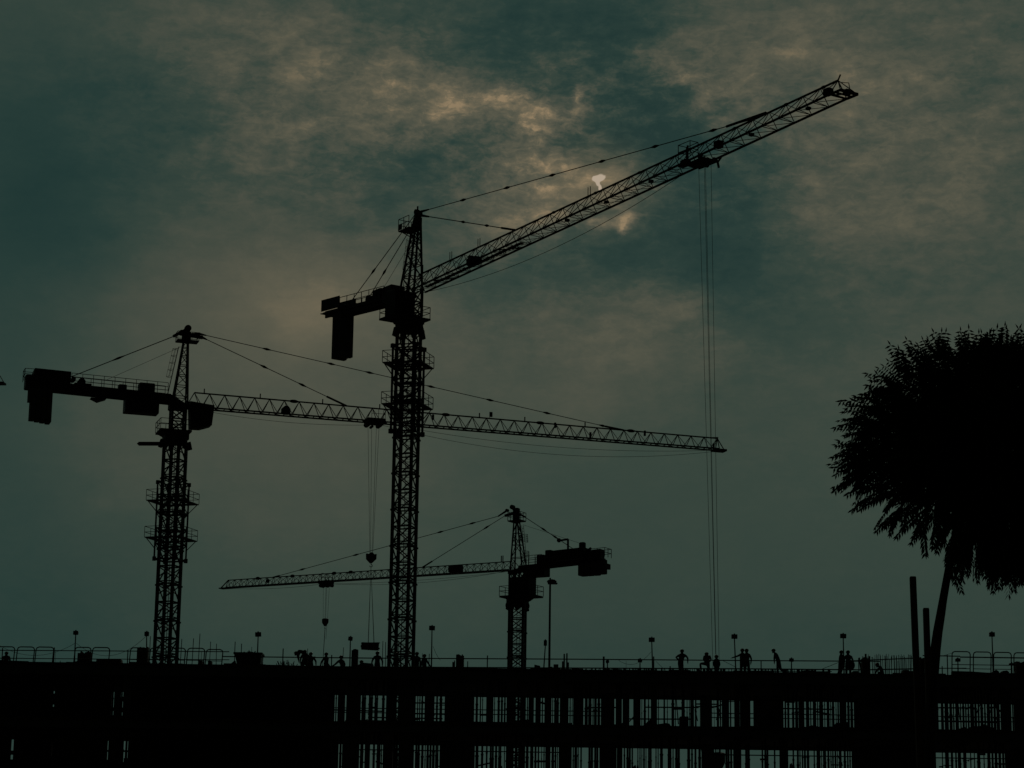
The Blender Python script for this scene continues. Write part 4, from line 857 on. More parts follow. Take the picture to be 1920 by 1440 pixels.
long_rail([(1785, 1246), (1940, 1248)], 146.5, .05, [], 'lower long rail behind the right looped panels')
# fringe of netting under the lower rail
e = MB()
for k in range(470):
    u = 862 + (1560 - 862) * k / 470
    if random.random() < .55: continue
    p = at(u, 1254, 146.1); z0 = RZ; e.bar((p.x, 146.15, z0 - .02), (p.x + random.uniform(-.05, .05), 146.15, p.z), random.choice((.03, .04, .07, .1)))
p, q = at(862, 1258, 146.1), at(1560, 1259, 146.1); e.bar((p.x, 146.16, p.z), (q.x, 146.16, q.z), .04)
tag(base_origin(e.build('safety_net', NETM)), 'ragged strip of green netting between the lower rail and the roof edge', 'safety net')
# roof edge packing: low blocks of material
def low_block(name, poly, Y, dep, m, lab, cat, grp=None):
    pts = [at(u, v, Y) for u, v in poly]; b = MB(); b.prism([(p.x, max(p.z, RZ + .001)) for p in pts], Y, Y + dep)
    return tag(base_origin(b.build(name, m)), lab, cat, grp)
low_block('formwork_stack', [(135, 1252), (137, 1241), (146, 1239), (180, 1240), (181, 1236), (216, 1235), (226, 1236), (227, 1252)], 145.9, .8, TIMB, 'low dark stack of formwork on the roof behind the looped panels', 'formwork stack')
low_block('rubble_heap', [(228, 1252), (233, 1246), (245, 1244), (262, 1247), (262, 1254)], 146, .8, EARTH, 'tiny heap of rubble beside the low formwork stack', 'heap')
low_block('rubble_heap', [(430, 1256), (433, 1244), (440, 1238), (444, 1256)], 146.5, .6, EARTH, 'dark heap piled against the left end of the skip', 'heap')
low_block('rubble_heap', [(1495, 1268), (1500, 1259), (1512, 1256), (1530, 1258), (1534, 1268)], 146, .8, EARTH, 'flat heap on the roof edge right of the bowing worker', 'heap')
low_block('formwork_stack', [(1512, 1268), (1512, 1257), (1528, 1257), (1530, 1268)], 147, .9, TIMB, 'left low block near the two workers on the right', 'formwork stack')
low_block('formwork_stack', [(1599, 1268), (1600, 1258), (1609, 1258), (1610, 1268)], 147, .9, TIMB, 'small block right of the worker carrying a bag', 'formwork stack')
low_block('formwork_stack', [(1693, 1268), (1694, 1256), (1704, 1256), (1704, 1258), (1712, 1258), (1712, 1268)], 146, .9, TIMB, 'low block at the foot of the tall timber post', 'formwork stack')
low_block('formwork_stack', [(1786, 1270), (1786, 1258), (1822, 1259), (1850, 1261), (1890, 1262), (1940, 1263), (1940, 1272)], 145.4, .5, TIMB, 'long low board pile under the right looped panels', 'formwork stack')
low_block('rubble_heap', [(1861, 1268), (1864, 1258), (1868, 1255.5), (1873, 1259), (1876, 1268)], 146, .7, EARTH, 'pointed little heap below the rightmost floodlight', 'heap')
low_block('rubble_heap', [(1878, 1268), (1880, 1258), (1888, 1257), (1892, 1260), (1893, 1268)], 146, .7, EARTH, 'rounded little heap near the right edge', 'heap')
for (u0, v0, u1, l) in ((1002, 1246, 1013, 'slanting lid box right of the farthest crane mast'), (1031, 1250, 1036, 'small box touching the street lamp pole'), (1038, 1245.5, 1047, 'square box right of the street lamp pole')):
    o = low_block('equipment_box', [(u0, 1262), (u0, v0), (u1, v0 + (2.5 if u0 == 1002 else 0)), (u1, 1262)], 148, .4, CABM, l, 'box')
# timber stack behind rails
def board_stack(u0, u1, vt, Y, n, m, lab, name='board_stack', cat='board stack'):
    e = MB(); random.seed(int(u0))
    for k in range(n):
        u = u0 + (u1 - u0) * (k + .5) / n; p = at(u, vt + random.uniform(0, 3.5), Y); w = (u1 - u0) / n * Y / F
        e.box(p.x - w * .47, p.x + w * .47, Y + random.uniform(0, .1), Y + .7, RZ + .002, p.z)
    return tag(base_origin(e.build(name, m)), lab, cat, 'stacks of upright boards on the roof')
board_stack(145, 170, 1221, 148.5, 9, TIMB, 'grey stack of upright boards behind the looped panels')
board_stack(257, 277, 1212.5, 146.6, 9, TIMB, 'dark upright bundle left of the left crane mast')
board_stack(659, 671, 1216, 148, 4, TIMB, 'upright boards beside the floodlight left of the hanging bundle')
board_stack(855, 870, 1226, 148, 7, TIMB, 'upright boards alone on the roof right of the tallest crane')
board_stack(848, 853, 1238, 147, 3, TIMB, 'shorter board pair left of the lone upright boards')
board_stack(1617, 1632, 1231, 146.8, 5, TIMB, 'stout bundle beside the crouching worker at the rebar')
board_stack(1906, 1930, 1239, 146.8, 7, TIMB, 'dark upright stack at the right edge')
board_stack(1725, 1733, 1231, 147, 3, TIMB, 'short upright boards between the two dark timber posts')
board_stack(372, 379, 1236, 147.5, 5, TIMB, 'slim board stack between the left crane mast and the skip')
board_stack(390, 396, 1236, 147.5, 3, TIMB, 'smallest board stack left of the skip')
# skip
p0, p1, p2, p3 = at(446, 1252, 146.5), at(484, 1252, 146.5), at(491, 1225, 146.5), at(440, 1224, 146.5)
sk = empty('skip', ((p0.x + p1.x) / 2, 146.8, RZ), label='black trapezoid skip with slanting ends and stuff heaped in it', cat='skip'); ox = sk.location.x
b = MB(); b.prism([(p0.x - ox, .05), (p1.x - ox + .12, .05), (p2.x - ox, p2.z - RZ), (p3.x - ox, p3.z - RZ)], -.5, .9); b.box(p3.x - ox - .05, p2.x - ox + .05, -.58, .98, p2.z - RZ - .08, p2.z - RZ + .03); b.box(p0.x - ox, p1.x - ox, -.4, .8, 0, .06); b.build('bin', CABM, sk)
b = MB()
for k in range(60):
    x = random.uniform(p3.x - ox + .2, p2.x - ox - .3); hh = .12 * math.exp(-((x - .1) / .35) ** 2) + .02; b.bar((x, 0, p2.z - RZ - .1), (x + random.uniform(-.3, .3), random.uniform(-.3, .6), p2.z - RZ + hh + random.uniform(-.08, .04)), .05)
b.build('rubbish', TIMB, sk)
# scattered lumber pile and tarp
b = MB()
for k in range(34):
    u = random.uniform(524, 552); p = at(u, 1256, 148); q = at(u + random.uniform(-9, 9), random.uniform(1233, 1246), 148.3); b.bar((p.x, 148, RZ), (q.x, 148.3, q.z - .12), .03)
tag(base_origin(b.build('scrap_heap', TIMB)), 'spiky heap of scrap left of the worker bending down', 'scrap heap')
low_block('plastic_sheet', [(668, 1256), (676, 1242), (699, 1244), (702, 1256)], 148, .8, TARP, 'pale blue grey sheet covered pile left of the worker under the hanging bundle', 'covered pile')
# starter bars standing up from the roof
def rod(u, vt, Y, lab, t=.045, lean=0, name='starter_bar', grp='starter bars rising from the roof'):
    p = at(u, vt, Y); b = MB(); b.bar((0, 0, 0), (lean, 0, p.z - RZ), t, 5); o = b.build(name, REBAR); o.location = (p.x - lean, Y, RZ); tag(o, lab, 'steel bar', grp)
for u, vt, t, l in [(282, 1193, .05, 'steel bar just left of the left crane mast'), (341, 1198, .05, 'steel bar right of the left crane mast'), (363, 1197, .05, 'steel bar second right of the left crane mast'), (375, 1188, .05, 'tallest steel bar between the left crane and the skip'), (395, 1203, .045, 'steel bar left of the last looped panel'), (406, 1207, .045, 'steel bar inside the last looped panel'),
                    (441, 1203, .055, 'taller steel bar above the left end of the skip'), (453, 1207, .055, 'shorter steel bar above the skip'), (472, 1213, .03, 'thin steel bar above the middle of the skip'),
                    (577, 1216, .04, 'steel bar at the left of the worker with spread arms'), (644, 1214, .04, 'steel bar behind the crouching worker'), (718, 1202, .045, 'left steel bar of the pair beside the tallest crane mast'), (723, 1204, .045, 'right steel bar of the pair beside the tallest crane mast'),
                    (747, 1202, .04, 'steel bar seen through the tallest crane mast'), (751, 1203, .04, 'second steel bar seen through the tallest crane mast'), (792, 1225, .03, 'steel bar between two workers right of the tallest crane'), (805, 1226, .05, 'steel bar touching the floodlight pole right of the tallest crane'),
                    (877, 1240, .06, 'short stub right of the lone upright boards'), (1058, 1226, .1, 'left thick bar of the pair right of the street lamp'), (1063, 1225, .1, 'right thick bar of the pair right of the street lamp'), (1055, 1240, .1, 'low stub left of the thick bar pair'), (1065.5, 1242, .1, 'low stub right of the thick bar pair'),
                    (1132, 1231, .13, 'thick dark post standing alone on the roof edge'), (1256.5, 1249, .08, 'short stub between the mast floodlight and the leaning worker'), (1226, 1231, .06, 'steel bar tied to the mast floodlight'), (1174, 1239, .02, 'hair thin bar left of the low floodlights'),
                    (378, 1222, .03, 'thin grey bar behind the slim board stack'), (383, 1225, .03, 'second thin grey bar behind the slim board stack'), (104, 1220, .02, 'thin bar at the gap between looped panels'), (493, 1241, .03, 'short thin bar right of the skip'), (113, 1239, .05, 'stub on the roof left of the leftmost floodlight')]:
    rod(u, vt, 148, l, t, .0 if t > .05 else random.uniform(-.04, .04))
random.seed(5)
for k in range(46):
    u = 1617 + k * 2.15 + random.uniform(-.8, .8); rod(u, 1226 + random.uniform(0, 6) + (8 if k % 7 == 3 else 0), random.uniform(147, 150), 'steel starter bar in the dense row left of the tall timber posts', random.choice((.03, .035, .045)), random.uniform(-.06, .06), 'starter_bar', 'dense row of starter bars')
rod(1623, 1226, 146.9, 'thick dark pole standing in the row of starter bars', .13); rod(1611, 1233, 146.9, 'leaning dark post left of the crouching worker', .1, -.15); rod(1630, 1230, 147, 'dark pole beside the thick pole in the starter bars', .1)

# ------------------------------------------------------------------ workers
def worker(u, vt, J, label, H=None, hat=True, cl=0, Y=None, face=-1):
    """J: joints in metres, (x right, z up, y depth); built at the origin on the roof"""
    top = J['head'][1] + .14
    if Y is None:
        p = at_z(u, vt, RZ + top); Y = p.y
    Y = min(max(Y, 145.75), 155.5); p = at(u, vt, Y)
    z0 = RZ
    verts = []; rad = []; edges = []
    def v(n, r, xyz=None):
        q = xyz if xyz is not None else J[n]; verts.append((q[0], q[2] if len(q) > 2 else 0, q[1])); rad.append(r); return len(verts) - 1
    def e(a, b): edges.append((a, b))
    pel = v('pelvis', .155); wst = v('waist', .15); ch = v('chest', .18); nk = v('neck', .06)
    e(pel, wst); e(wst, ch); e(ch, nk)
    hb = J['head']; hd = v('', .085, (hb[0], hb[1] - .04, 0)); e(nk, hd)
    for S_, sy in (('l', -.0), ('r', .0)):
        sh = v('sh' + S_, .085); el = v('el' + S_, .062); wr = v('wr' + S_, .045); e(ch, sh); e(sh, el); e(el, wr)
        w = V(verts[wr]); d = (w - V(verts[el])).normalized(); pm = w + d * .07
        pa = len(verts); verts.append(tuple(pm)); rad.append(.036); e(wr, pa)
        sd_ = d.cross(V((0, 1, 0))).normalized() if abs(d.y) < .9 else V((1, 0, 0)); nn = V((0, 1, 0))
        for k, (o_, L_) in enumerate(((-.027, .07), (-.009, .082), (.009, .078), (.027, .062))):
            a = pm + nn * o_ + d * .03; f1 = a + d * L_ * .5; f2 = f1 + (d * .8 + sd_ * .5).normalized() * L_ * .55
            i1 = len(verts); verts.append(tuple(f1)); rad.append(.0105); i2 = len(verts); verts.append(tuple(f2)); rad.append(.009); e(pa, i1); e(i1, i2)
        t1 = w + d * .035 + nn * .045; i1 = len(verts); verts.append(tuple(t1)); rad.append(.012); i2 = len(verts); verts.append(tuple(t1 + (d + nn * .4) * .045)); rad.append(.01); e(wr, i1); e(i1, i2)
        hp_ = v('hp' + S_, .12); kn = v('kn' + S_, .085); an = v('an' + S_, .062); e(pel, hp_); e(hp_, kn); e(kn, an)
        a = V(verts[an]); fx = J.get('ft' + S_, face * .16); ft = len(verts); verts.append((a.x + fx, a.y - .02, max(.04, a.z - .045))); rad.append(.042); e(an, ft)
    me = bpy.data.meshes.new('person'); me.from_pydata(verts, edges, []); o = bpy.data.objects.new('person', me); COL.objects.link(o)
    sm = o.modifiers.new('skin', 'SKIN'); o.modifiers.new('sub', 'SUBSURF').levels = 1
    if not me.skin_vertices: 
        bm_ = bmesh.new(); bm_.from_mesh(me); bm_.verts.layers.skin.verify(); bm_.to_mesh(me); bm_.free()
    for i, sv in enumerate(me.skin_vertices[0].data): sv.radius = (rad[i], rad[i]); sv.use_root = (i == pel)
    dg = bpy.context.evaluated_depsgraph_get(); nm = bpy.data.meshes.new_from_object(o.evaluated_get(dg)); o.modifiers.clear(); o.data = nm
    # head, face and ears joined into the same mesh
    hx, hz = hb[0], hb[1]; hbm = MB(); hbm.ball((hx, 0, hz), .105, .92, .85, 1.15, 12, 9); hbm.ball((hx + face * .1, 0, hz - .02), .022, 1.1, .8, 1.5, 6, 5)
    for s in (-1, 1): hbm.ball((hx, s * .088, hz - .01), .028, .8, .5, 1.2, 6, 5); hbm.ball((hx + face * .088, s * .035, hz + .01), .013, .6, 1, .8, 6, 4)
    hbm.ball((hx + face * .09, 0, hz - .065), .02, .5, 1.5, .4, 6, 4); hbm.ball((hx + face * .05, 0, hz - .1), .045, 1, .9, .8, 8, 6)
    bm = bmesh.new(); bm.from_mesh(nm); tmp = bpy.data.meshes.new('t'); tmp.from_pydata(hbm.v, [], hbm.f); bm.from_mesh(tmp); bm.to_mesh(nm); bm.free(); bpy.data.meshes.remove(tmp)
    for pl_ in nm.polygons: pl_.use_smooth = True
    nm.materials.clear(); nm.materials.append(CLOTH[cl]); o.location = (p.x - hx, Y, z0)
    tag(o, label, 'person', 'workers on the roof'); o.name = 'person'
    if hat:
        h = MB(); h.ball((hx, 0, hz + .045), .124, 1.04, .95, .85, 12, 8); h.cyl((hx + face * .03, 0, hz + .035), (0, 0, 1), .128, .02, 14); ho = h.build('hard_hat', HAT, o, True)
    # tell how far the head misses the wanted height
    return o
def pose(**k):
    J = dict(pelvis=(0, .95), waist=(0, 1.1), chest=(0, 1.33), neck=(0, 1.5), head=(0, 1.62), shl=(-.19, 1.4, 0), shr=(.19, 1.4, 0), ell=(-.27, 1.13, 0), elr=(.27, 1.13, 0), wrl=(-.25, .88, -.05), wrr=(.25, .88, -.05),
             hpl=(-.1, .9), hpr=(.1, .9), knl=(-.12, .5), knr=(.12, .5), anl=(-.13, .09), anr=(.13, .09))
    J.update(k); return J
side = dict(shl=(-.1, 1.4, -.14), shr=(.1, 1.4, .14), hpl=(-.03, .9, -.09), hpr=(.03, .9, .09))
worker(583, 1223, pose(ell=(-.34, 1.15, 0), wrl=(-.40, .95, -.1), elr=(.34, 1.18, 0), wrr=(.36, .98, -.1)), 'worker standing square on with arms held out, left of the crane hook rope', cl=0)
worker(612, 1223.5, pose(**{**side, 'ell': (-.3, 1.12, -.1), 'wrl': (-.36, .88, -.05), 'elr': (.05, 1.1, .2)}), 'worker standing at the rope of the farthest crane hook', cl=1)
worker(640, 1229, pose(pelvis=(.15, .75), waist=(.1, .9), chest=(0, 1.15), neck=(-.02, 1.32), head=(0, 1.44), shl=(-.14, 1.22, -.1), shr=(.16, 1.2, .1), ell=(-.4, .98), wrl=(-.62, .85), elr=(.26, .95), wrr=(.1, .8), hpl=(.1, .72, -.1), hpr=(.2, .72, .1), knl=(-.1, .5, -.15), knr=(.35, .45, .1), anl=(.05, .09, -.1), anr=(.35, .09, .1)), 'worker stooping forward beneath a thin steel bar', cl=2)
worker(555, 1232, pose(pelvis=(.22, 1.0), waist=(.12, 1.12), chest=(-.12, 1.22), neck=(-.3, 1.12), head=(-.38, 1.04), shl=(-.16, 1.2, -.2), shr=(-.14, 1.22, .2), ell=(-.28, .9, -.2), wrl=(-.2, .62, -.15), elr=(-.25, .9, .2), wrr=(-.2, .6, .15), hpl=(.2, .97, -.1), hpr=(.25, .97, .1), knl=(.05, .52, -.1), knr=(.28, .52, .1), anl=(.06, .09, -.1), anr=(.3, .09, .1)), 'worker bent double over the scrap heap', cl=1, Y=147.2)
worker(571, 1237, pose(pelvis=(.05, .5), waist=(.02, .66), chest=(-.05, .9), neck=(-.06, 1.05), head=(-.07, 1.16), shl=(-.2, .98, -.1), shr=(.12, .98, .1), ell=(-.3, .75, -.2), wrl=(-.3, .55, -.2), elr=(.3, .8), wrr=(.45, .85), hpl=(-.03, .46, -.1), hpr=(.1, .46, .1), knl=(-.3, .5, -.15), knr=(.34, .5, .1), anl=(-.15, .09, -.1), anr=(.15, .09, .1)), 'worker squatting low between the bending worker and the one with spread arms', cl=2, Y=147.5)
worker(678, 1238, pose(pelvis=(0, .45), waist=(0, .6), chest=(0, .82), neck=(0, .97), head=(0, 1.08), shl=(-.17, .88), shr=(.17, .88), ell=(-.25, .65), wrl=(-.1, .5, -.2), elr=(.25, .65), wrr=(.1, .5, -.2), hpl=(-.1, .42), hpr=(.1, .42), knl=(-.2, .5, -.3), knr=(.2, .5, -.3), anl=(-.15, .09, -.1), anr=(.15, .09, -.1)), 'worker whose round head shows above the pale sheet pile', cl=1)
worker(708, 1221.5, pose(ell=(-.33, 1.16, 0), wrl=(-.36, .92, -.1), elr=(.33, 1.16, 0), wrr=(.34, .9, -.1)), 'broad worker standing below the hanging timber bundle', cl=0)
worker(744, 1224, pose(**{**side, 'elr': (.26, 1.15, .1), 'wrr': (.3, .92, 0), 'ell': (-.16, 1.1, -.2)}), 'worker standing behind the mast of the tallest crane', cl=2)
worker(782, 1222.5, pose(**{**side, 'shl': (-.17, 1.4, -.1), 'shr': (.17, 1.38, .1), 'ell': (-.26, 1.12, -.1), 'wrl': (-.3, .86, 0), 'elr': (.22, 1.12, .1), 'wrr': (.2, .9, 0)}), 'stout worker just right of the tallest crane mast', cl=1)
worker(796, 1226.5, pose(**{**side, 'elr': (.32, 1.08, .1), 'wrr': (.42, .92, 0), 'ell': (-.18, 1.12, -.2), 'wrl': (-.22, .9, -.1)}), 'smaller worker reaching towards the floodlight pole', cl=0)
worker(1279, 1217.5, pose(pelvis=(-.1, .95), waist=(-.08, 1.08), chest=(0, 1.3), neck=(0, 1.48), head=(.01, 1.6), shl=(-.18, 1.36, 0), shr=(.2, 1.38, 0), ell=(-.4, 1.22, -.05), wrl=(-.2, 1.06, -.1), elr=(.36, 1.2, 0), wrr=(.36, .98, -.05), hpl=(-.18, .9), hpr=(0, .9), knl=(-.14, .5), knr=(.02, .48), anl=(-.12, .09), anr=(-.02, .09)), 'worker with one hand on his hip leaning on the rail', cl=1)
worker(1325, 1223, pose(pelvis=(.05, .88), waist=(.05, 1.02), chest=(0, 1.28), neck=(-.02, 1.4), head=(0, 1.46), shl=(-.16, 1.32, 0), shr=(.2, 1.34, 0), ell=(-.2, 1.1, -.1), wrl=(-.08, .95, -.15), elr=(.27, 1.12, -.1), wrr=(.12, .96, -.15), hpl=(-.04, .85, -.05), hpr=(.1, .85), knl=(-.42, .88, -.1), knr=(.12, .48), anl=(-.36, .42, -.1), anr=(.1, .09), ftl=-.18), 'worker with one foot raised on the rail and head down', cl=2)
worker(1343.5, 1228, pose(shl=(-.14, 1.3), shr=(.14, 1.3), chest=(0, 1.25), neck=(0, 1.42), head=(0, 1.52), ell=(-.2, 1.05), elr=(.2, 1.05), wrl=(-.12, .85, -.1), wrr=(.12, .85, -.1), hpl=(-.07, .88), hpr=(.07, .88), knl=(-.06, .5), knr=(.04, .5), anl=(-.05, .09), anr=(.02, .09)), 'narrow worker standing under the ropes of the tallest crane', cl=0)
worker(1392, 1216, pose(**{**side, 'ell': (-.32, 1.28, -.1), 'wrl': (-.62, 1.18, -.1), 'elr': (.15, 1.1, .15), 'head': (-.03, 1.62)}), 'worker stretching an arm out to the floodlight pole', cl=1)
worker(1400, 1216.5, pose(**{**side, 'shr': (.19, 1.38, .1), 'elr': (.3, 1.14, .1), 'wrr': (.26, .9, 0), 'ell': (-.1, 1.1, -.15), 'hpr': (.1, .9, .05), 'knr': (.12, .5), 'anr': (.1, .09)}), 'worker standing close behind the one stretching his arm', cl=2)
worker(1450.5, 1216.5, pose(pelvis=(.26, .93), waist=(.24, 1.08), chest=(.14, 1.32), neck=(.04, 1.48), head=(-.02, 1.58), shl=(.05, 1.4, -.15), shr=(.18, 1.38, .15), ell=(.0, 1.1, -.15), wrl=(.0, .9, -.15), elr=(.32, 1.12, .12), wrr=(.3, .95, .1), hpl=(.24, .88, -.08), hpr=(.32, .88, .08), knl=(.2, .5, -.1), knr=(.42, .45, .1), anl=(.24, .09, -.1), anr=(.78, .2, .1)), 'worker striding left with his head bowed', cl=0)
worker(1577.5, 1219.5, pose(pelvis=(.0, .92), head=(.02, 1.6), chest=(.05, 1.32), shl=(-.08, 1.36, -.1), shr=(.18, 1.36, .1), ell=(-.12, 1.1, -.1), wrl=(-.1, .9, -.1), elr=(.2, 1.1), wrr=(.2, .92), knl=(-.12, .5), anl=(-.26, .09), knr=(.0, .5), anr=(-.1, .09)), 'worker left of the floodlight pole on the right with legs apart', cl=2)
pb = worker(1590, 1219.5, pose(shl=(-.16, 1.38), shr=(.2, 1.36), elr=(.3, 1.12), wrr=(.24, .9, -.1), knr=(.12, .5), anr=(.1, .09)), 'worker right of the floodlight pole with a bag at his side', cl=1)
b = MB(); q = at(1595, 1247, 146.2); b.ball((q.x, 146.2, q.z), .32, .85, .6, 1.0, 10, 8); b.bar((q.x, 146.2, q.z + .25), (q.x - .1, 146.2, q.z + .5), .06)
tag(base_origin(b.build('bag', NETM)), 'bulging dark green bag held by the right worker beside the floodlight pole', 'bag')
worker(1645, 1243, pose(pelvis=(.12, .38), waist=(.1, .52), chest=(.02, .74), neck=(-.1, .86), head=(-.2, .92), shl=(-.02, .78, -.18), shr=(.04, .8, .18), ell=(-.24, .62, -.18), wrl=(-.36, .42, -.15), elr=(-.2, .6, .18), wrr=(-.34, .4, .15), hpl=(.1, .36, -.1), hpr=(.16, .36, .1), knl=(-.2, .46, -.14), knr=(-.14, .46, .14), anl=(0, .09, -.12), anr=(.08, .09, .12)), 'worker crouching at the row of starter bars', cl=0)
worker(12, 1231, pose(), 'worker whose head and shoulders show above the roof edge at far left', cl=1)

# ------------------------------------------------------------------ timber posts in the foreground
for (ut, vt, ub, Yp, w, l) in ((1711.5, 1083, 1718.5, 46, 11, 'taller of the two dark square timber posts left of the tree trunk'), (1736.2, 1142, 1740, 47, 10.5, 'shorter dark timber post touching the tree trunk')):
    p = at(ut, vt, Yp); q = at(ub, 1262, Yp); k = p + (q - p) * (p.z / (p.z - q.z))
    t = w * Yp / F; b = MB(); o_ = V((k.x, k.y, 0)); b.bar((0, 0, 0), p - o_, t * 1.12, 4, t); b.bar(p - o_, p - o_ + V((0, 0, .02)), t * .9, 4)
    o = b.build('timber_post', TIMB); o.location = o_; tag(o, l, 'timber post', 'timber posts by the tree')

# ------------------------------------------------------------------ tree
YT = 45
random.seed(11)
k = YT / F
tb_ = at(1749.5, 1262, YT); tm = at(1768, 1125, YT); tu = at(1789, 1010, YT); tc_ = at(1812, 880, YT)
foot = tb_ + (tb_ - tm) * ((tb_.z) / (tm.z - tb_.z)); foot.x = tb_.x - .35; foot.z = 0; foot.y = YT
tree = empty('tree', foot, label='leafy tree with a leaning trunk and feathery drooping leaves at the right edge', cat='tree')
def limb(b, pts, r0_, r1_, n=9):
    N_ = len(pts) - 1
    for i in range(N_): b.bar(V(pts[i]) - foot, V(pts[i + 1]) - foot, 2 * (r0_ + (r1_ - r0_) * i / N_), n, 2 * (r0_ + (r1_ - r0_) * (i + 1) / N_))
def spl(a, c, n, wob):
    return [a.lerp(c, i / n) + V((random.uniform(-wob, wob), random.uniform(-wob, wob), random.uniform(-wob, wob) * .4)) * (0 if i in (0, n) else 1) for i in range(n + 1)]
b = MB(); limb(b, [foot, foot.lerp(tb_, .5) + V((-.03, 0, 0)), tb_, at(1753.5, 1220, YT), at(1758, 1185, YT), at(1764, 1150, YT), tm, at(1779.5, 1060, YT), tu, at(1797, 950, YT), tc_], .125, .05)
b.build('trunk', BARK, tree)
clumps = [(1850, 800, 125, 0), (1755, 825, 98, .2), (1980, 800, 140, .2), (1890, 920, 100, 0), (1700, 745, 62, 0), (1790, 700, 62, -.4), (1870, 690, 68, .3), (1950, 700, 75, 0), (1648, 800, 50, .3), (1628, 872, 42, -.2), (1700, 850, 85, .6), (1715, 870, 58, -.8), (1790, 800, 96, 0), (1800, 860, 100, .9), (1900, 800, 120, -.9), (1890, 880, 125, .8), (2010, 850, 140, 0), (1660, 925, 45, .2), (1722, 945, 45, -.2), (1765, 935, 55, .6),
          (1845, 985, 75, -.3), (1930, 1000, 75, .4), (1825, 1030, 32, .2), (1890, 1045, 28, -.3), (2030, 970, 90, 0), (1610, 790, 22, 0), (1605, 850, 22, .1), (1745, 655, 22, .1), (1830, 645, 22, 0), (1885, 640, 22, .2), (1665, 700, 18, 0), (1960, 640, 30, 0), (1590, 890, 14, 0)]
clumps = [(1850 + (u - 1850) * (.87 if u < 1850 else 1), 862 + (v_ - 862) * (.84 if v_ < 862 else .93), r, dy) for u, v_, r, dy in clumps]
lb = MB()
for (u, v_, r, dy) in clumps:
    if r < 30: continue
    c = at(u, v_, YT + dy); s0_ = tu.lerp(tc_, random.uniform(0, 1)) if v_ < 980 else tu
    limb(lb, spl(s0_, c, 5, .12), .035, .012, 6)
lb.build('branches', BARK, tree)
lv, lf = [], []
def leaflet(p, d, n, L_, w):
    s = d.cross(n).normalized() * w; m_ = p + d * L_ * .42 + n * (-.01); i = len(lv)
    lv.extend([tuple(p), tuple(m_ + s - n * .004), tuple(p + d * L_ - n * L_ * .12), tuple(m_ - s - n * .004), tuple(m_)]); lf.extend([(i, i + 1, i + 4), (i + 1, i + 2, i + 4), (i + 2, i + 3, i + 4), (i + 3, i, i + 4)])
rc = MB()
def leaf(p, d, L_, droop, flat=False):
    d = d.normalized(); n_ = 8; up = V((0, 0, 1)); prev = p
    sidev = d.cross(up); sidev = sidev.normalized() if sidev.length > .05 else V((1, 0, 0))
    roll = random.uniform(-.9, .9)
    if flat: sidev = d.cross(V((0, 1, 0))).normalized(); roll = random.uniform(-.3, .3)
    for i in range(1, n_ + 1):
        f = i / n_; d = (d - up * droop / n_).normalized(); q = prev + d * L_ / n_
        rc.bar(prev, q, .012 * (1.1 - f), 3)
        nrm = d.cross(sidev).normalized()
        if nrm.z < 0: nrm = -nrm
        sv = (sidev * math.cos(roll) + nrm * math.sin(roll)).normalized(); nn = d.cross(sv).normalized()
        for s in (-1, 1):
            dd = (sv * s * .6 + d * .45 - up * .62 + V((random.uniform(-.12, .12), random.uniform(-.12, .12), random.uniform(-.1, .1)))).normalized()
            l_ = L_ * .31 * (1.0 - .45 * abs(f - .45)) * random.uniform(.85, 1.1); leaflet(q, dd, (nn + V((0, -.8, 0))).normalized(), l_, l_ * .16)
        prev = q
    leaflet(prev, d, V((0, 1, 0)), L_ * .24, L_ * .03)
ctr = at(1850, 870, YT)
for (u, v_, r, dy) in clumps:
    c = at(u, v_, YT + dy); R = r * k; n_ = int(20 + 135 * (R / .6) ** 1.8) if r > 95 else int(16 + 62 * (R / .6) ** 1.6); n_ = min(n_, 480)
    if v_ > 900 and u < 1790: n_ = int(n_ * .35)
    for i in range(n_):
        g_ = V((random.gauss(0, 1), random.gauss(0, 1), random.gauss(0, 1))).normalized(); rr = R * (random.random() ** .45)
        p = c + V((g_.x, g_.y * .9, g_.z)) * rr
        o_ = (p - ctr); o_.y *= .8; outw = (o_.normalized() * .8 + g_ * .7 + V((0, 0, .12)))
        if v_ > 900: outw.z -= .3
        leaf(p, outw, random.uniform(.4, .62), random.uniform(.3, .95))
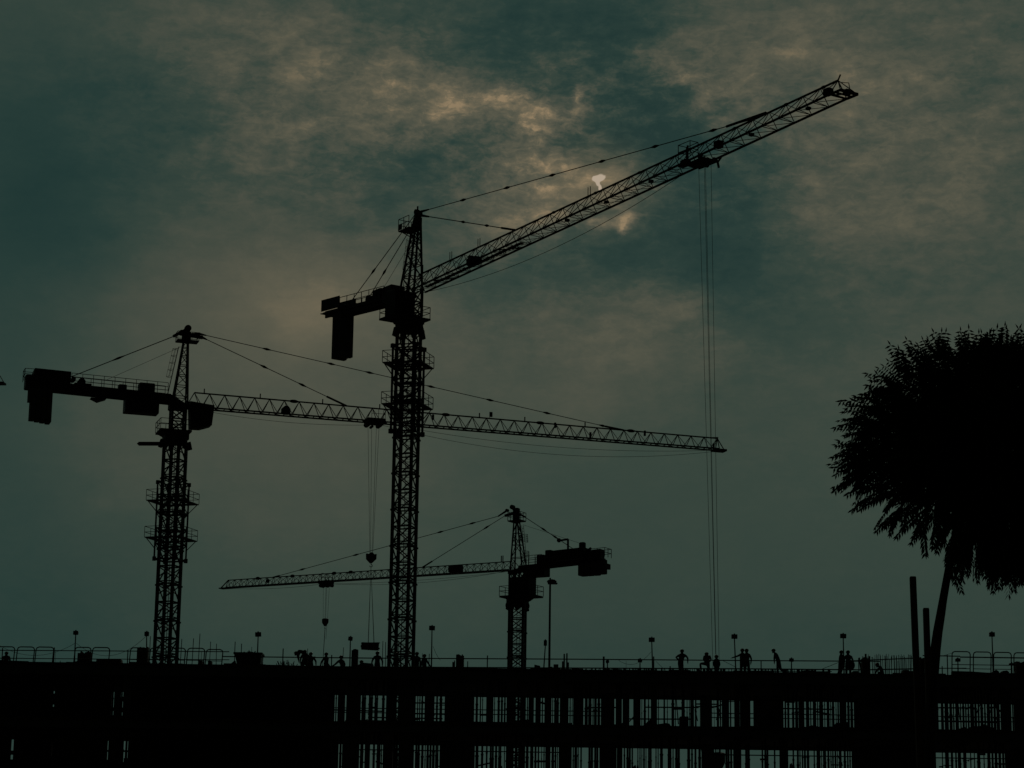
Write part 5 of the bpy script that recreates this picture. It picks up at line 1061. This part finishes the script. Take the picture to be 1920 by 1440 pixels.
# clear single leaves all round the outline
rim = [(1560, 850), (1562, 890), (1570, 930), (1585, 960), (1610, 982), (1640, 997), (1675, 1010), (1702, 1024), (1735, 1045), (1755, 1035), (1565, 820), (1568, 780), (1570, 750), (1590, 735), (1622, 717), (1640, 695), (1645, 668), (1670, 645), (1700, 635), (1725, 625), (1745, 622), (1762, 632), (1785, 630), (1800, 612), (1815, 604),
       (1835, 620), (1850, 624), (1870, 607), (1885, 605), (1905, 622), (1925, 618), (1945, 620), (1790, 1098), (1805, 1112), (1832, 1092), (1862, 1116), (1885, 1098), (1905, 1118), (1918, 1105), (1775, 1060), (1580, 905), (1600, 945), (1575, 870)]
for q_, (u, v_) in enumerate(rim):
    if q_ % 6 == 4: continue
    kk = random.uniform(.95, 1.015)
    for j_ in range(3):
        k_ = kk * (1, .93, .86)[j_]; uu = 1850 + (u - 1850) * k_ + random.uniform(-7, 7) * (j_ > 0); vv = 862 + (v_ - 862) * k_ + random.uniform(-7, 7) * (j_ > 0); L_ = random.uniform(.48, .64)
        tip_ = at(uu, vv, YT + random.uniform(-.3, .3)); c_ = at(1840, 900 if v_ > 900 else 850, YT); o_ = tip_ - c_; o_.y = random.uniform(-.3, .3)
        if v_ > 1040: o_ = V((random.uniform(-.5, .5), 0, -1))
        elif v_ < 700: o_ = V((o_.x * .35, 0, 1.6)); 
        o_.normalize(); dr = .45 if v_ < 1040 else .2
        leaf(tip_ - (o_ - V((0, 0, dr * .5))).normalized() * L_ * 1.12, o_, L_, dr, True)
me = bpy.data.meshes.new('crown'); off = len(lv)
lv2 = lv + rc.v; lf2 = lf + [tuple(i + off for i in f) for f in rc.f]
me.from_pydata([tuple(V(p) - foot) for p in lv2], [], lf2); me.materials.append(LEAF)
o = bpy.data.objects.new('crown', me); COL.objects.link(o); o.parent = tree
print('leaf faces', len(lf2), 'columns', ncol[0], 'objects', len(bpy.data.objects))
for o in bpy.data.objects:
    if o.name.startswith('person') and o.type == 'MESH': print(o['label'][:40], round(o.location.y, 2))
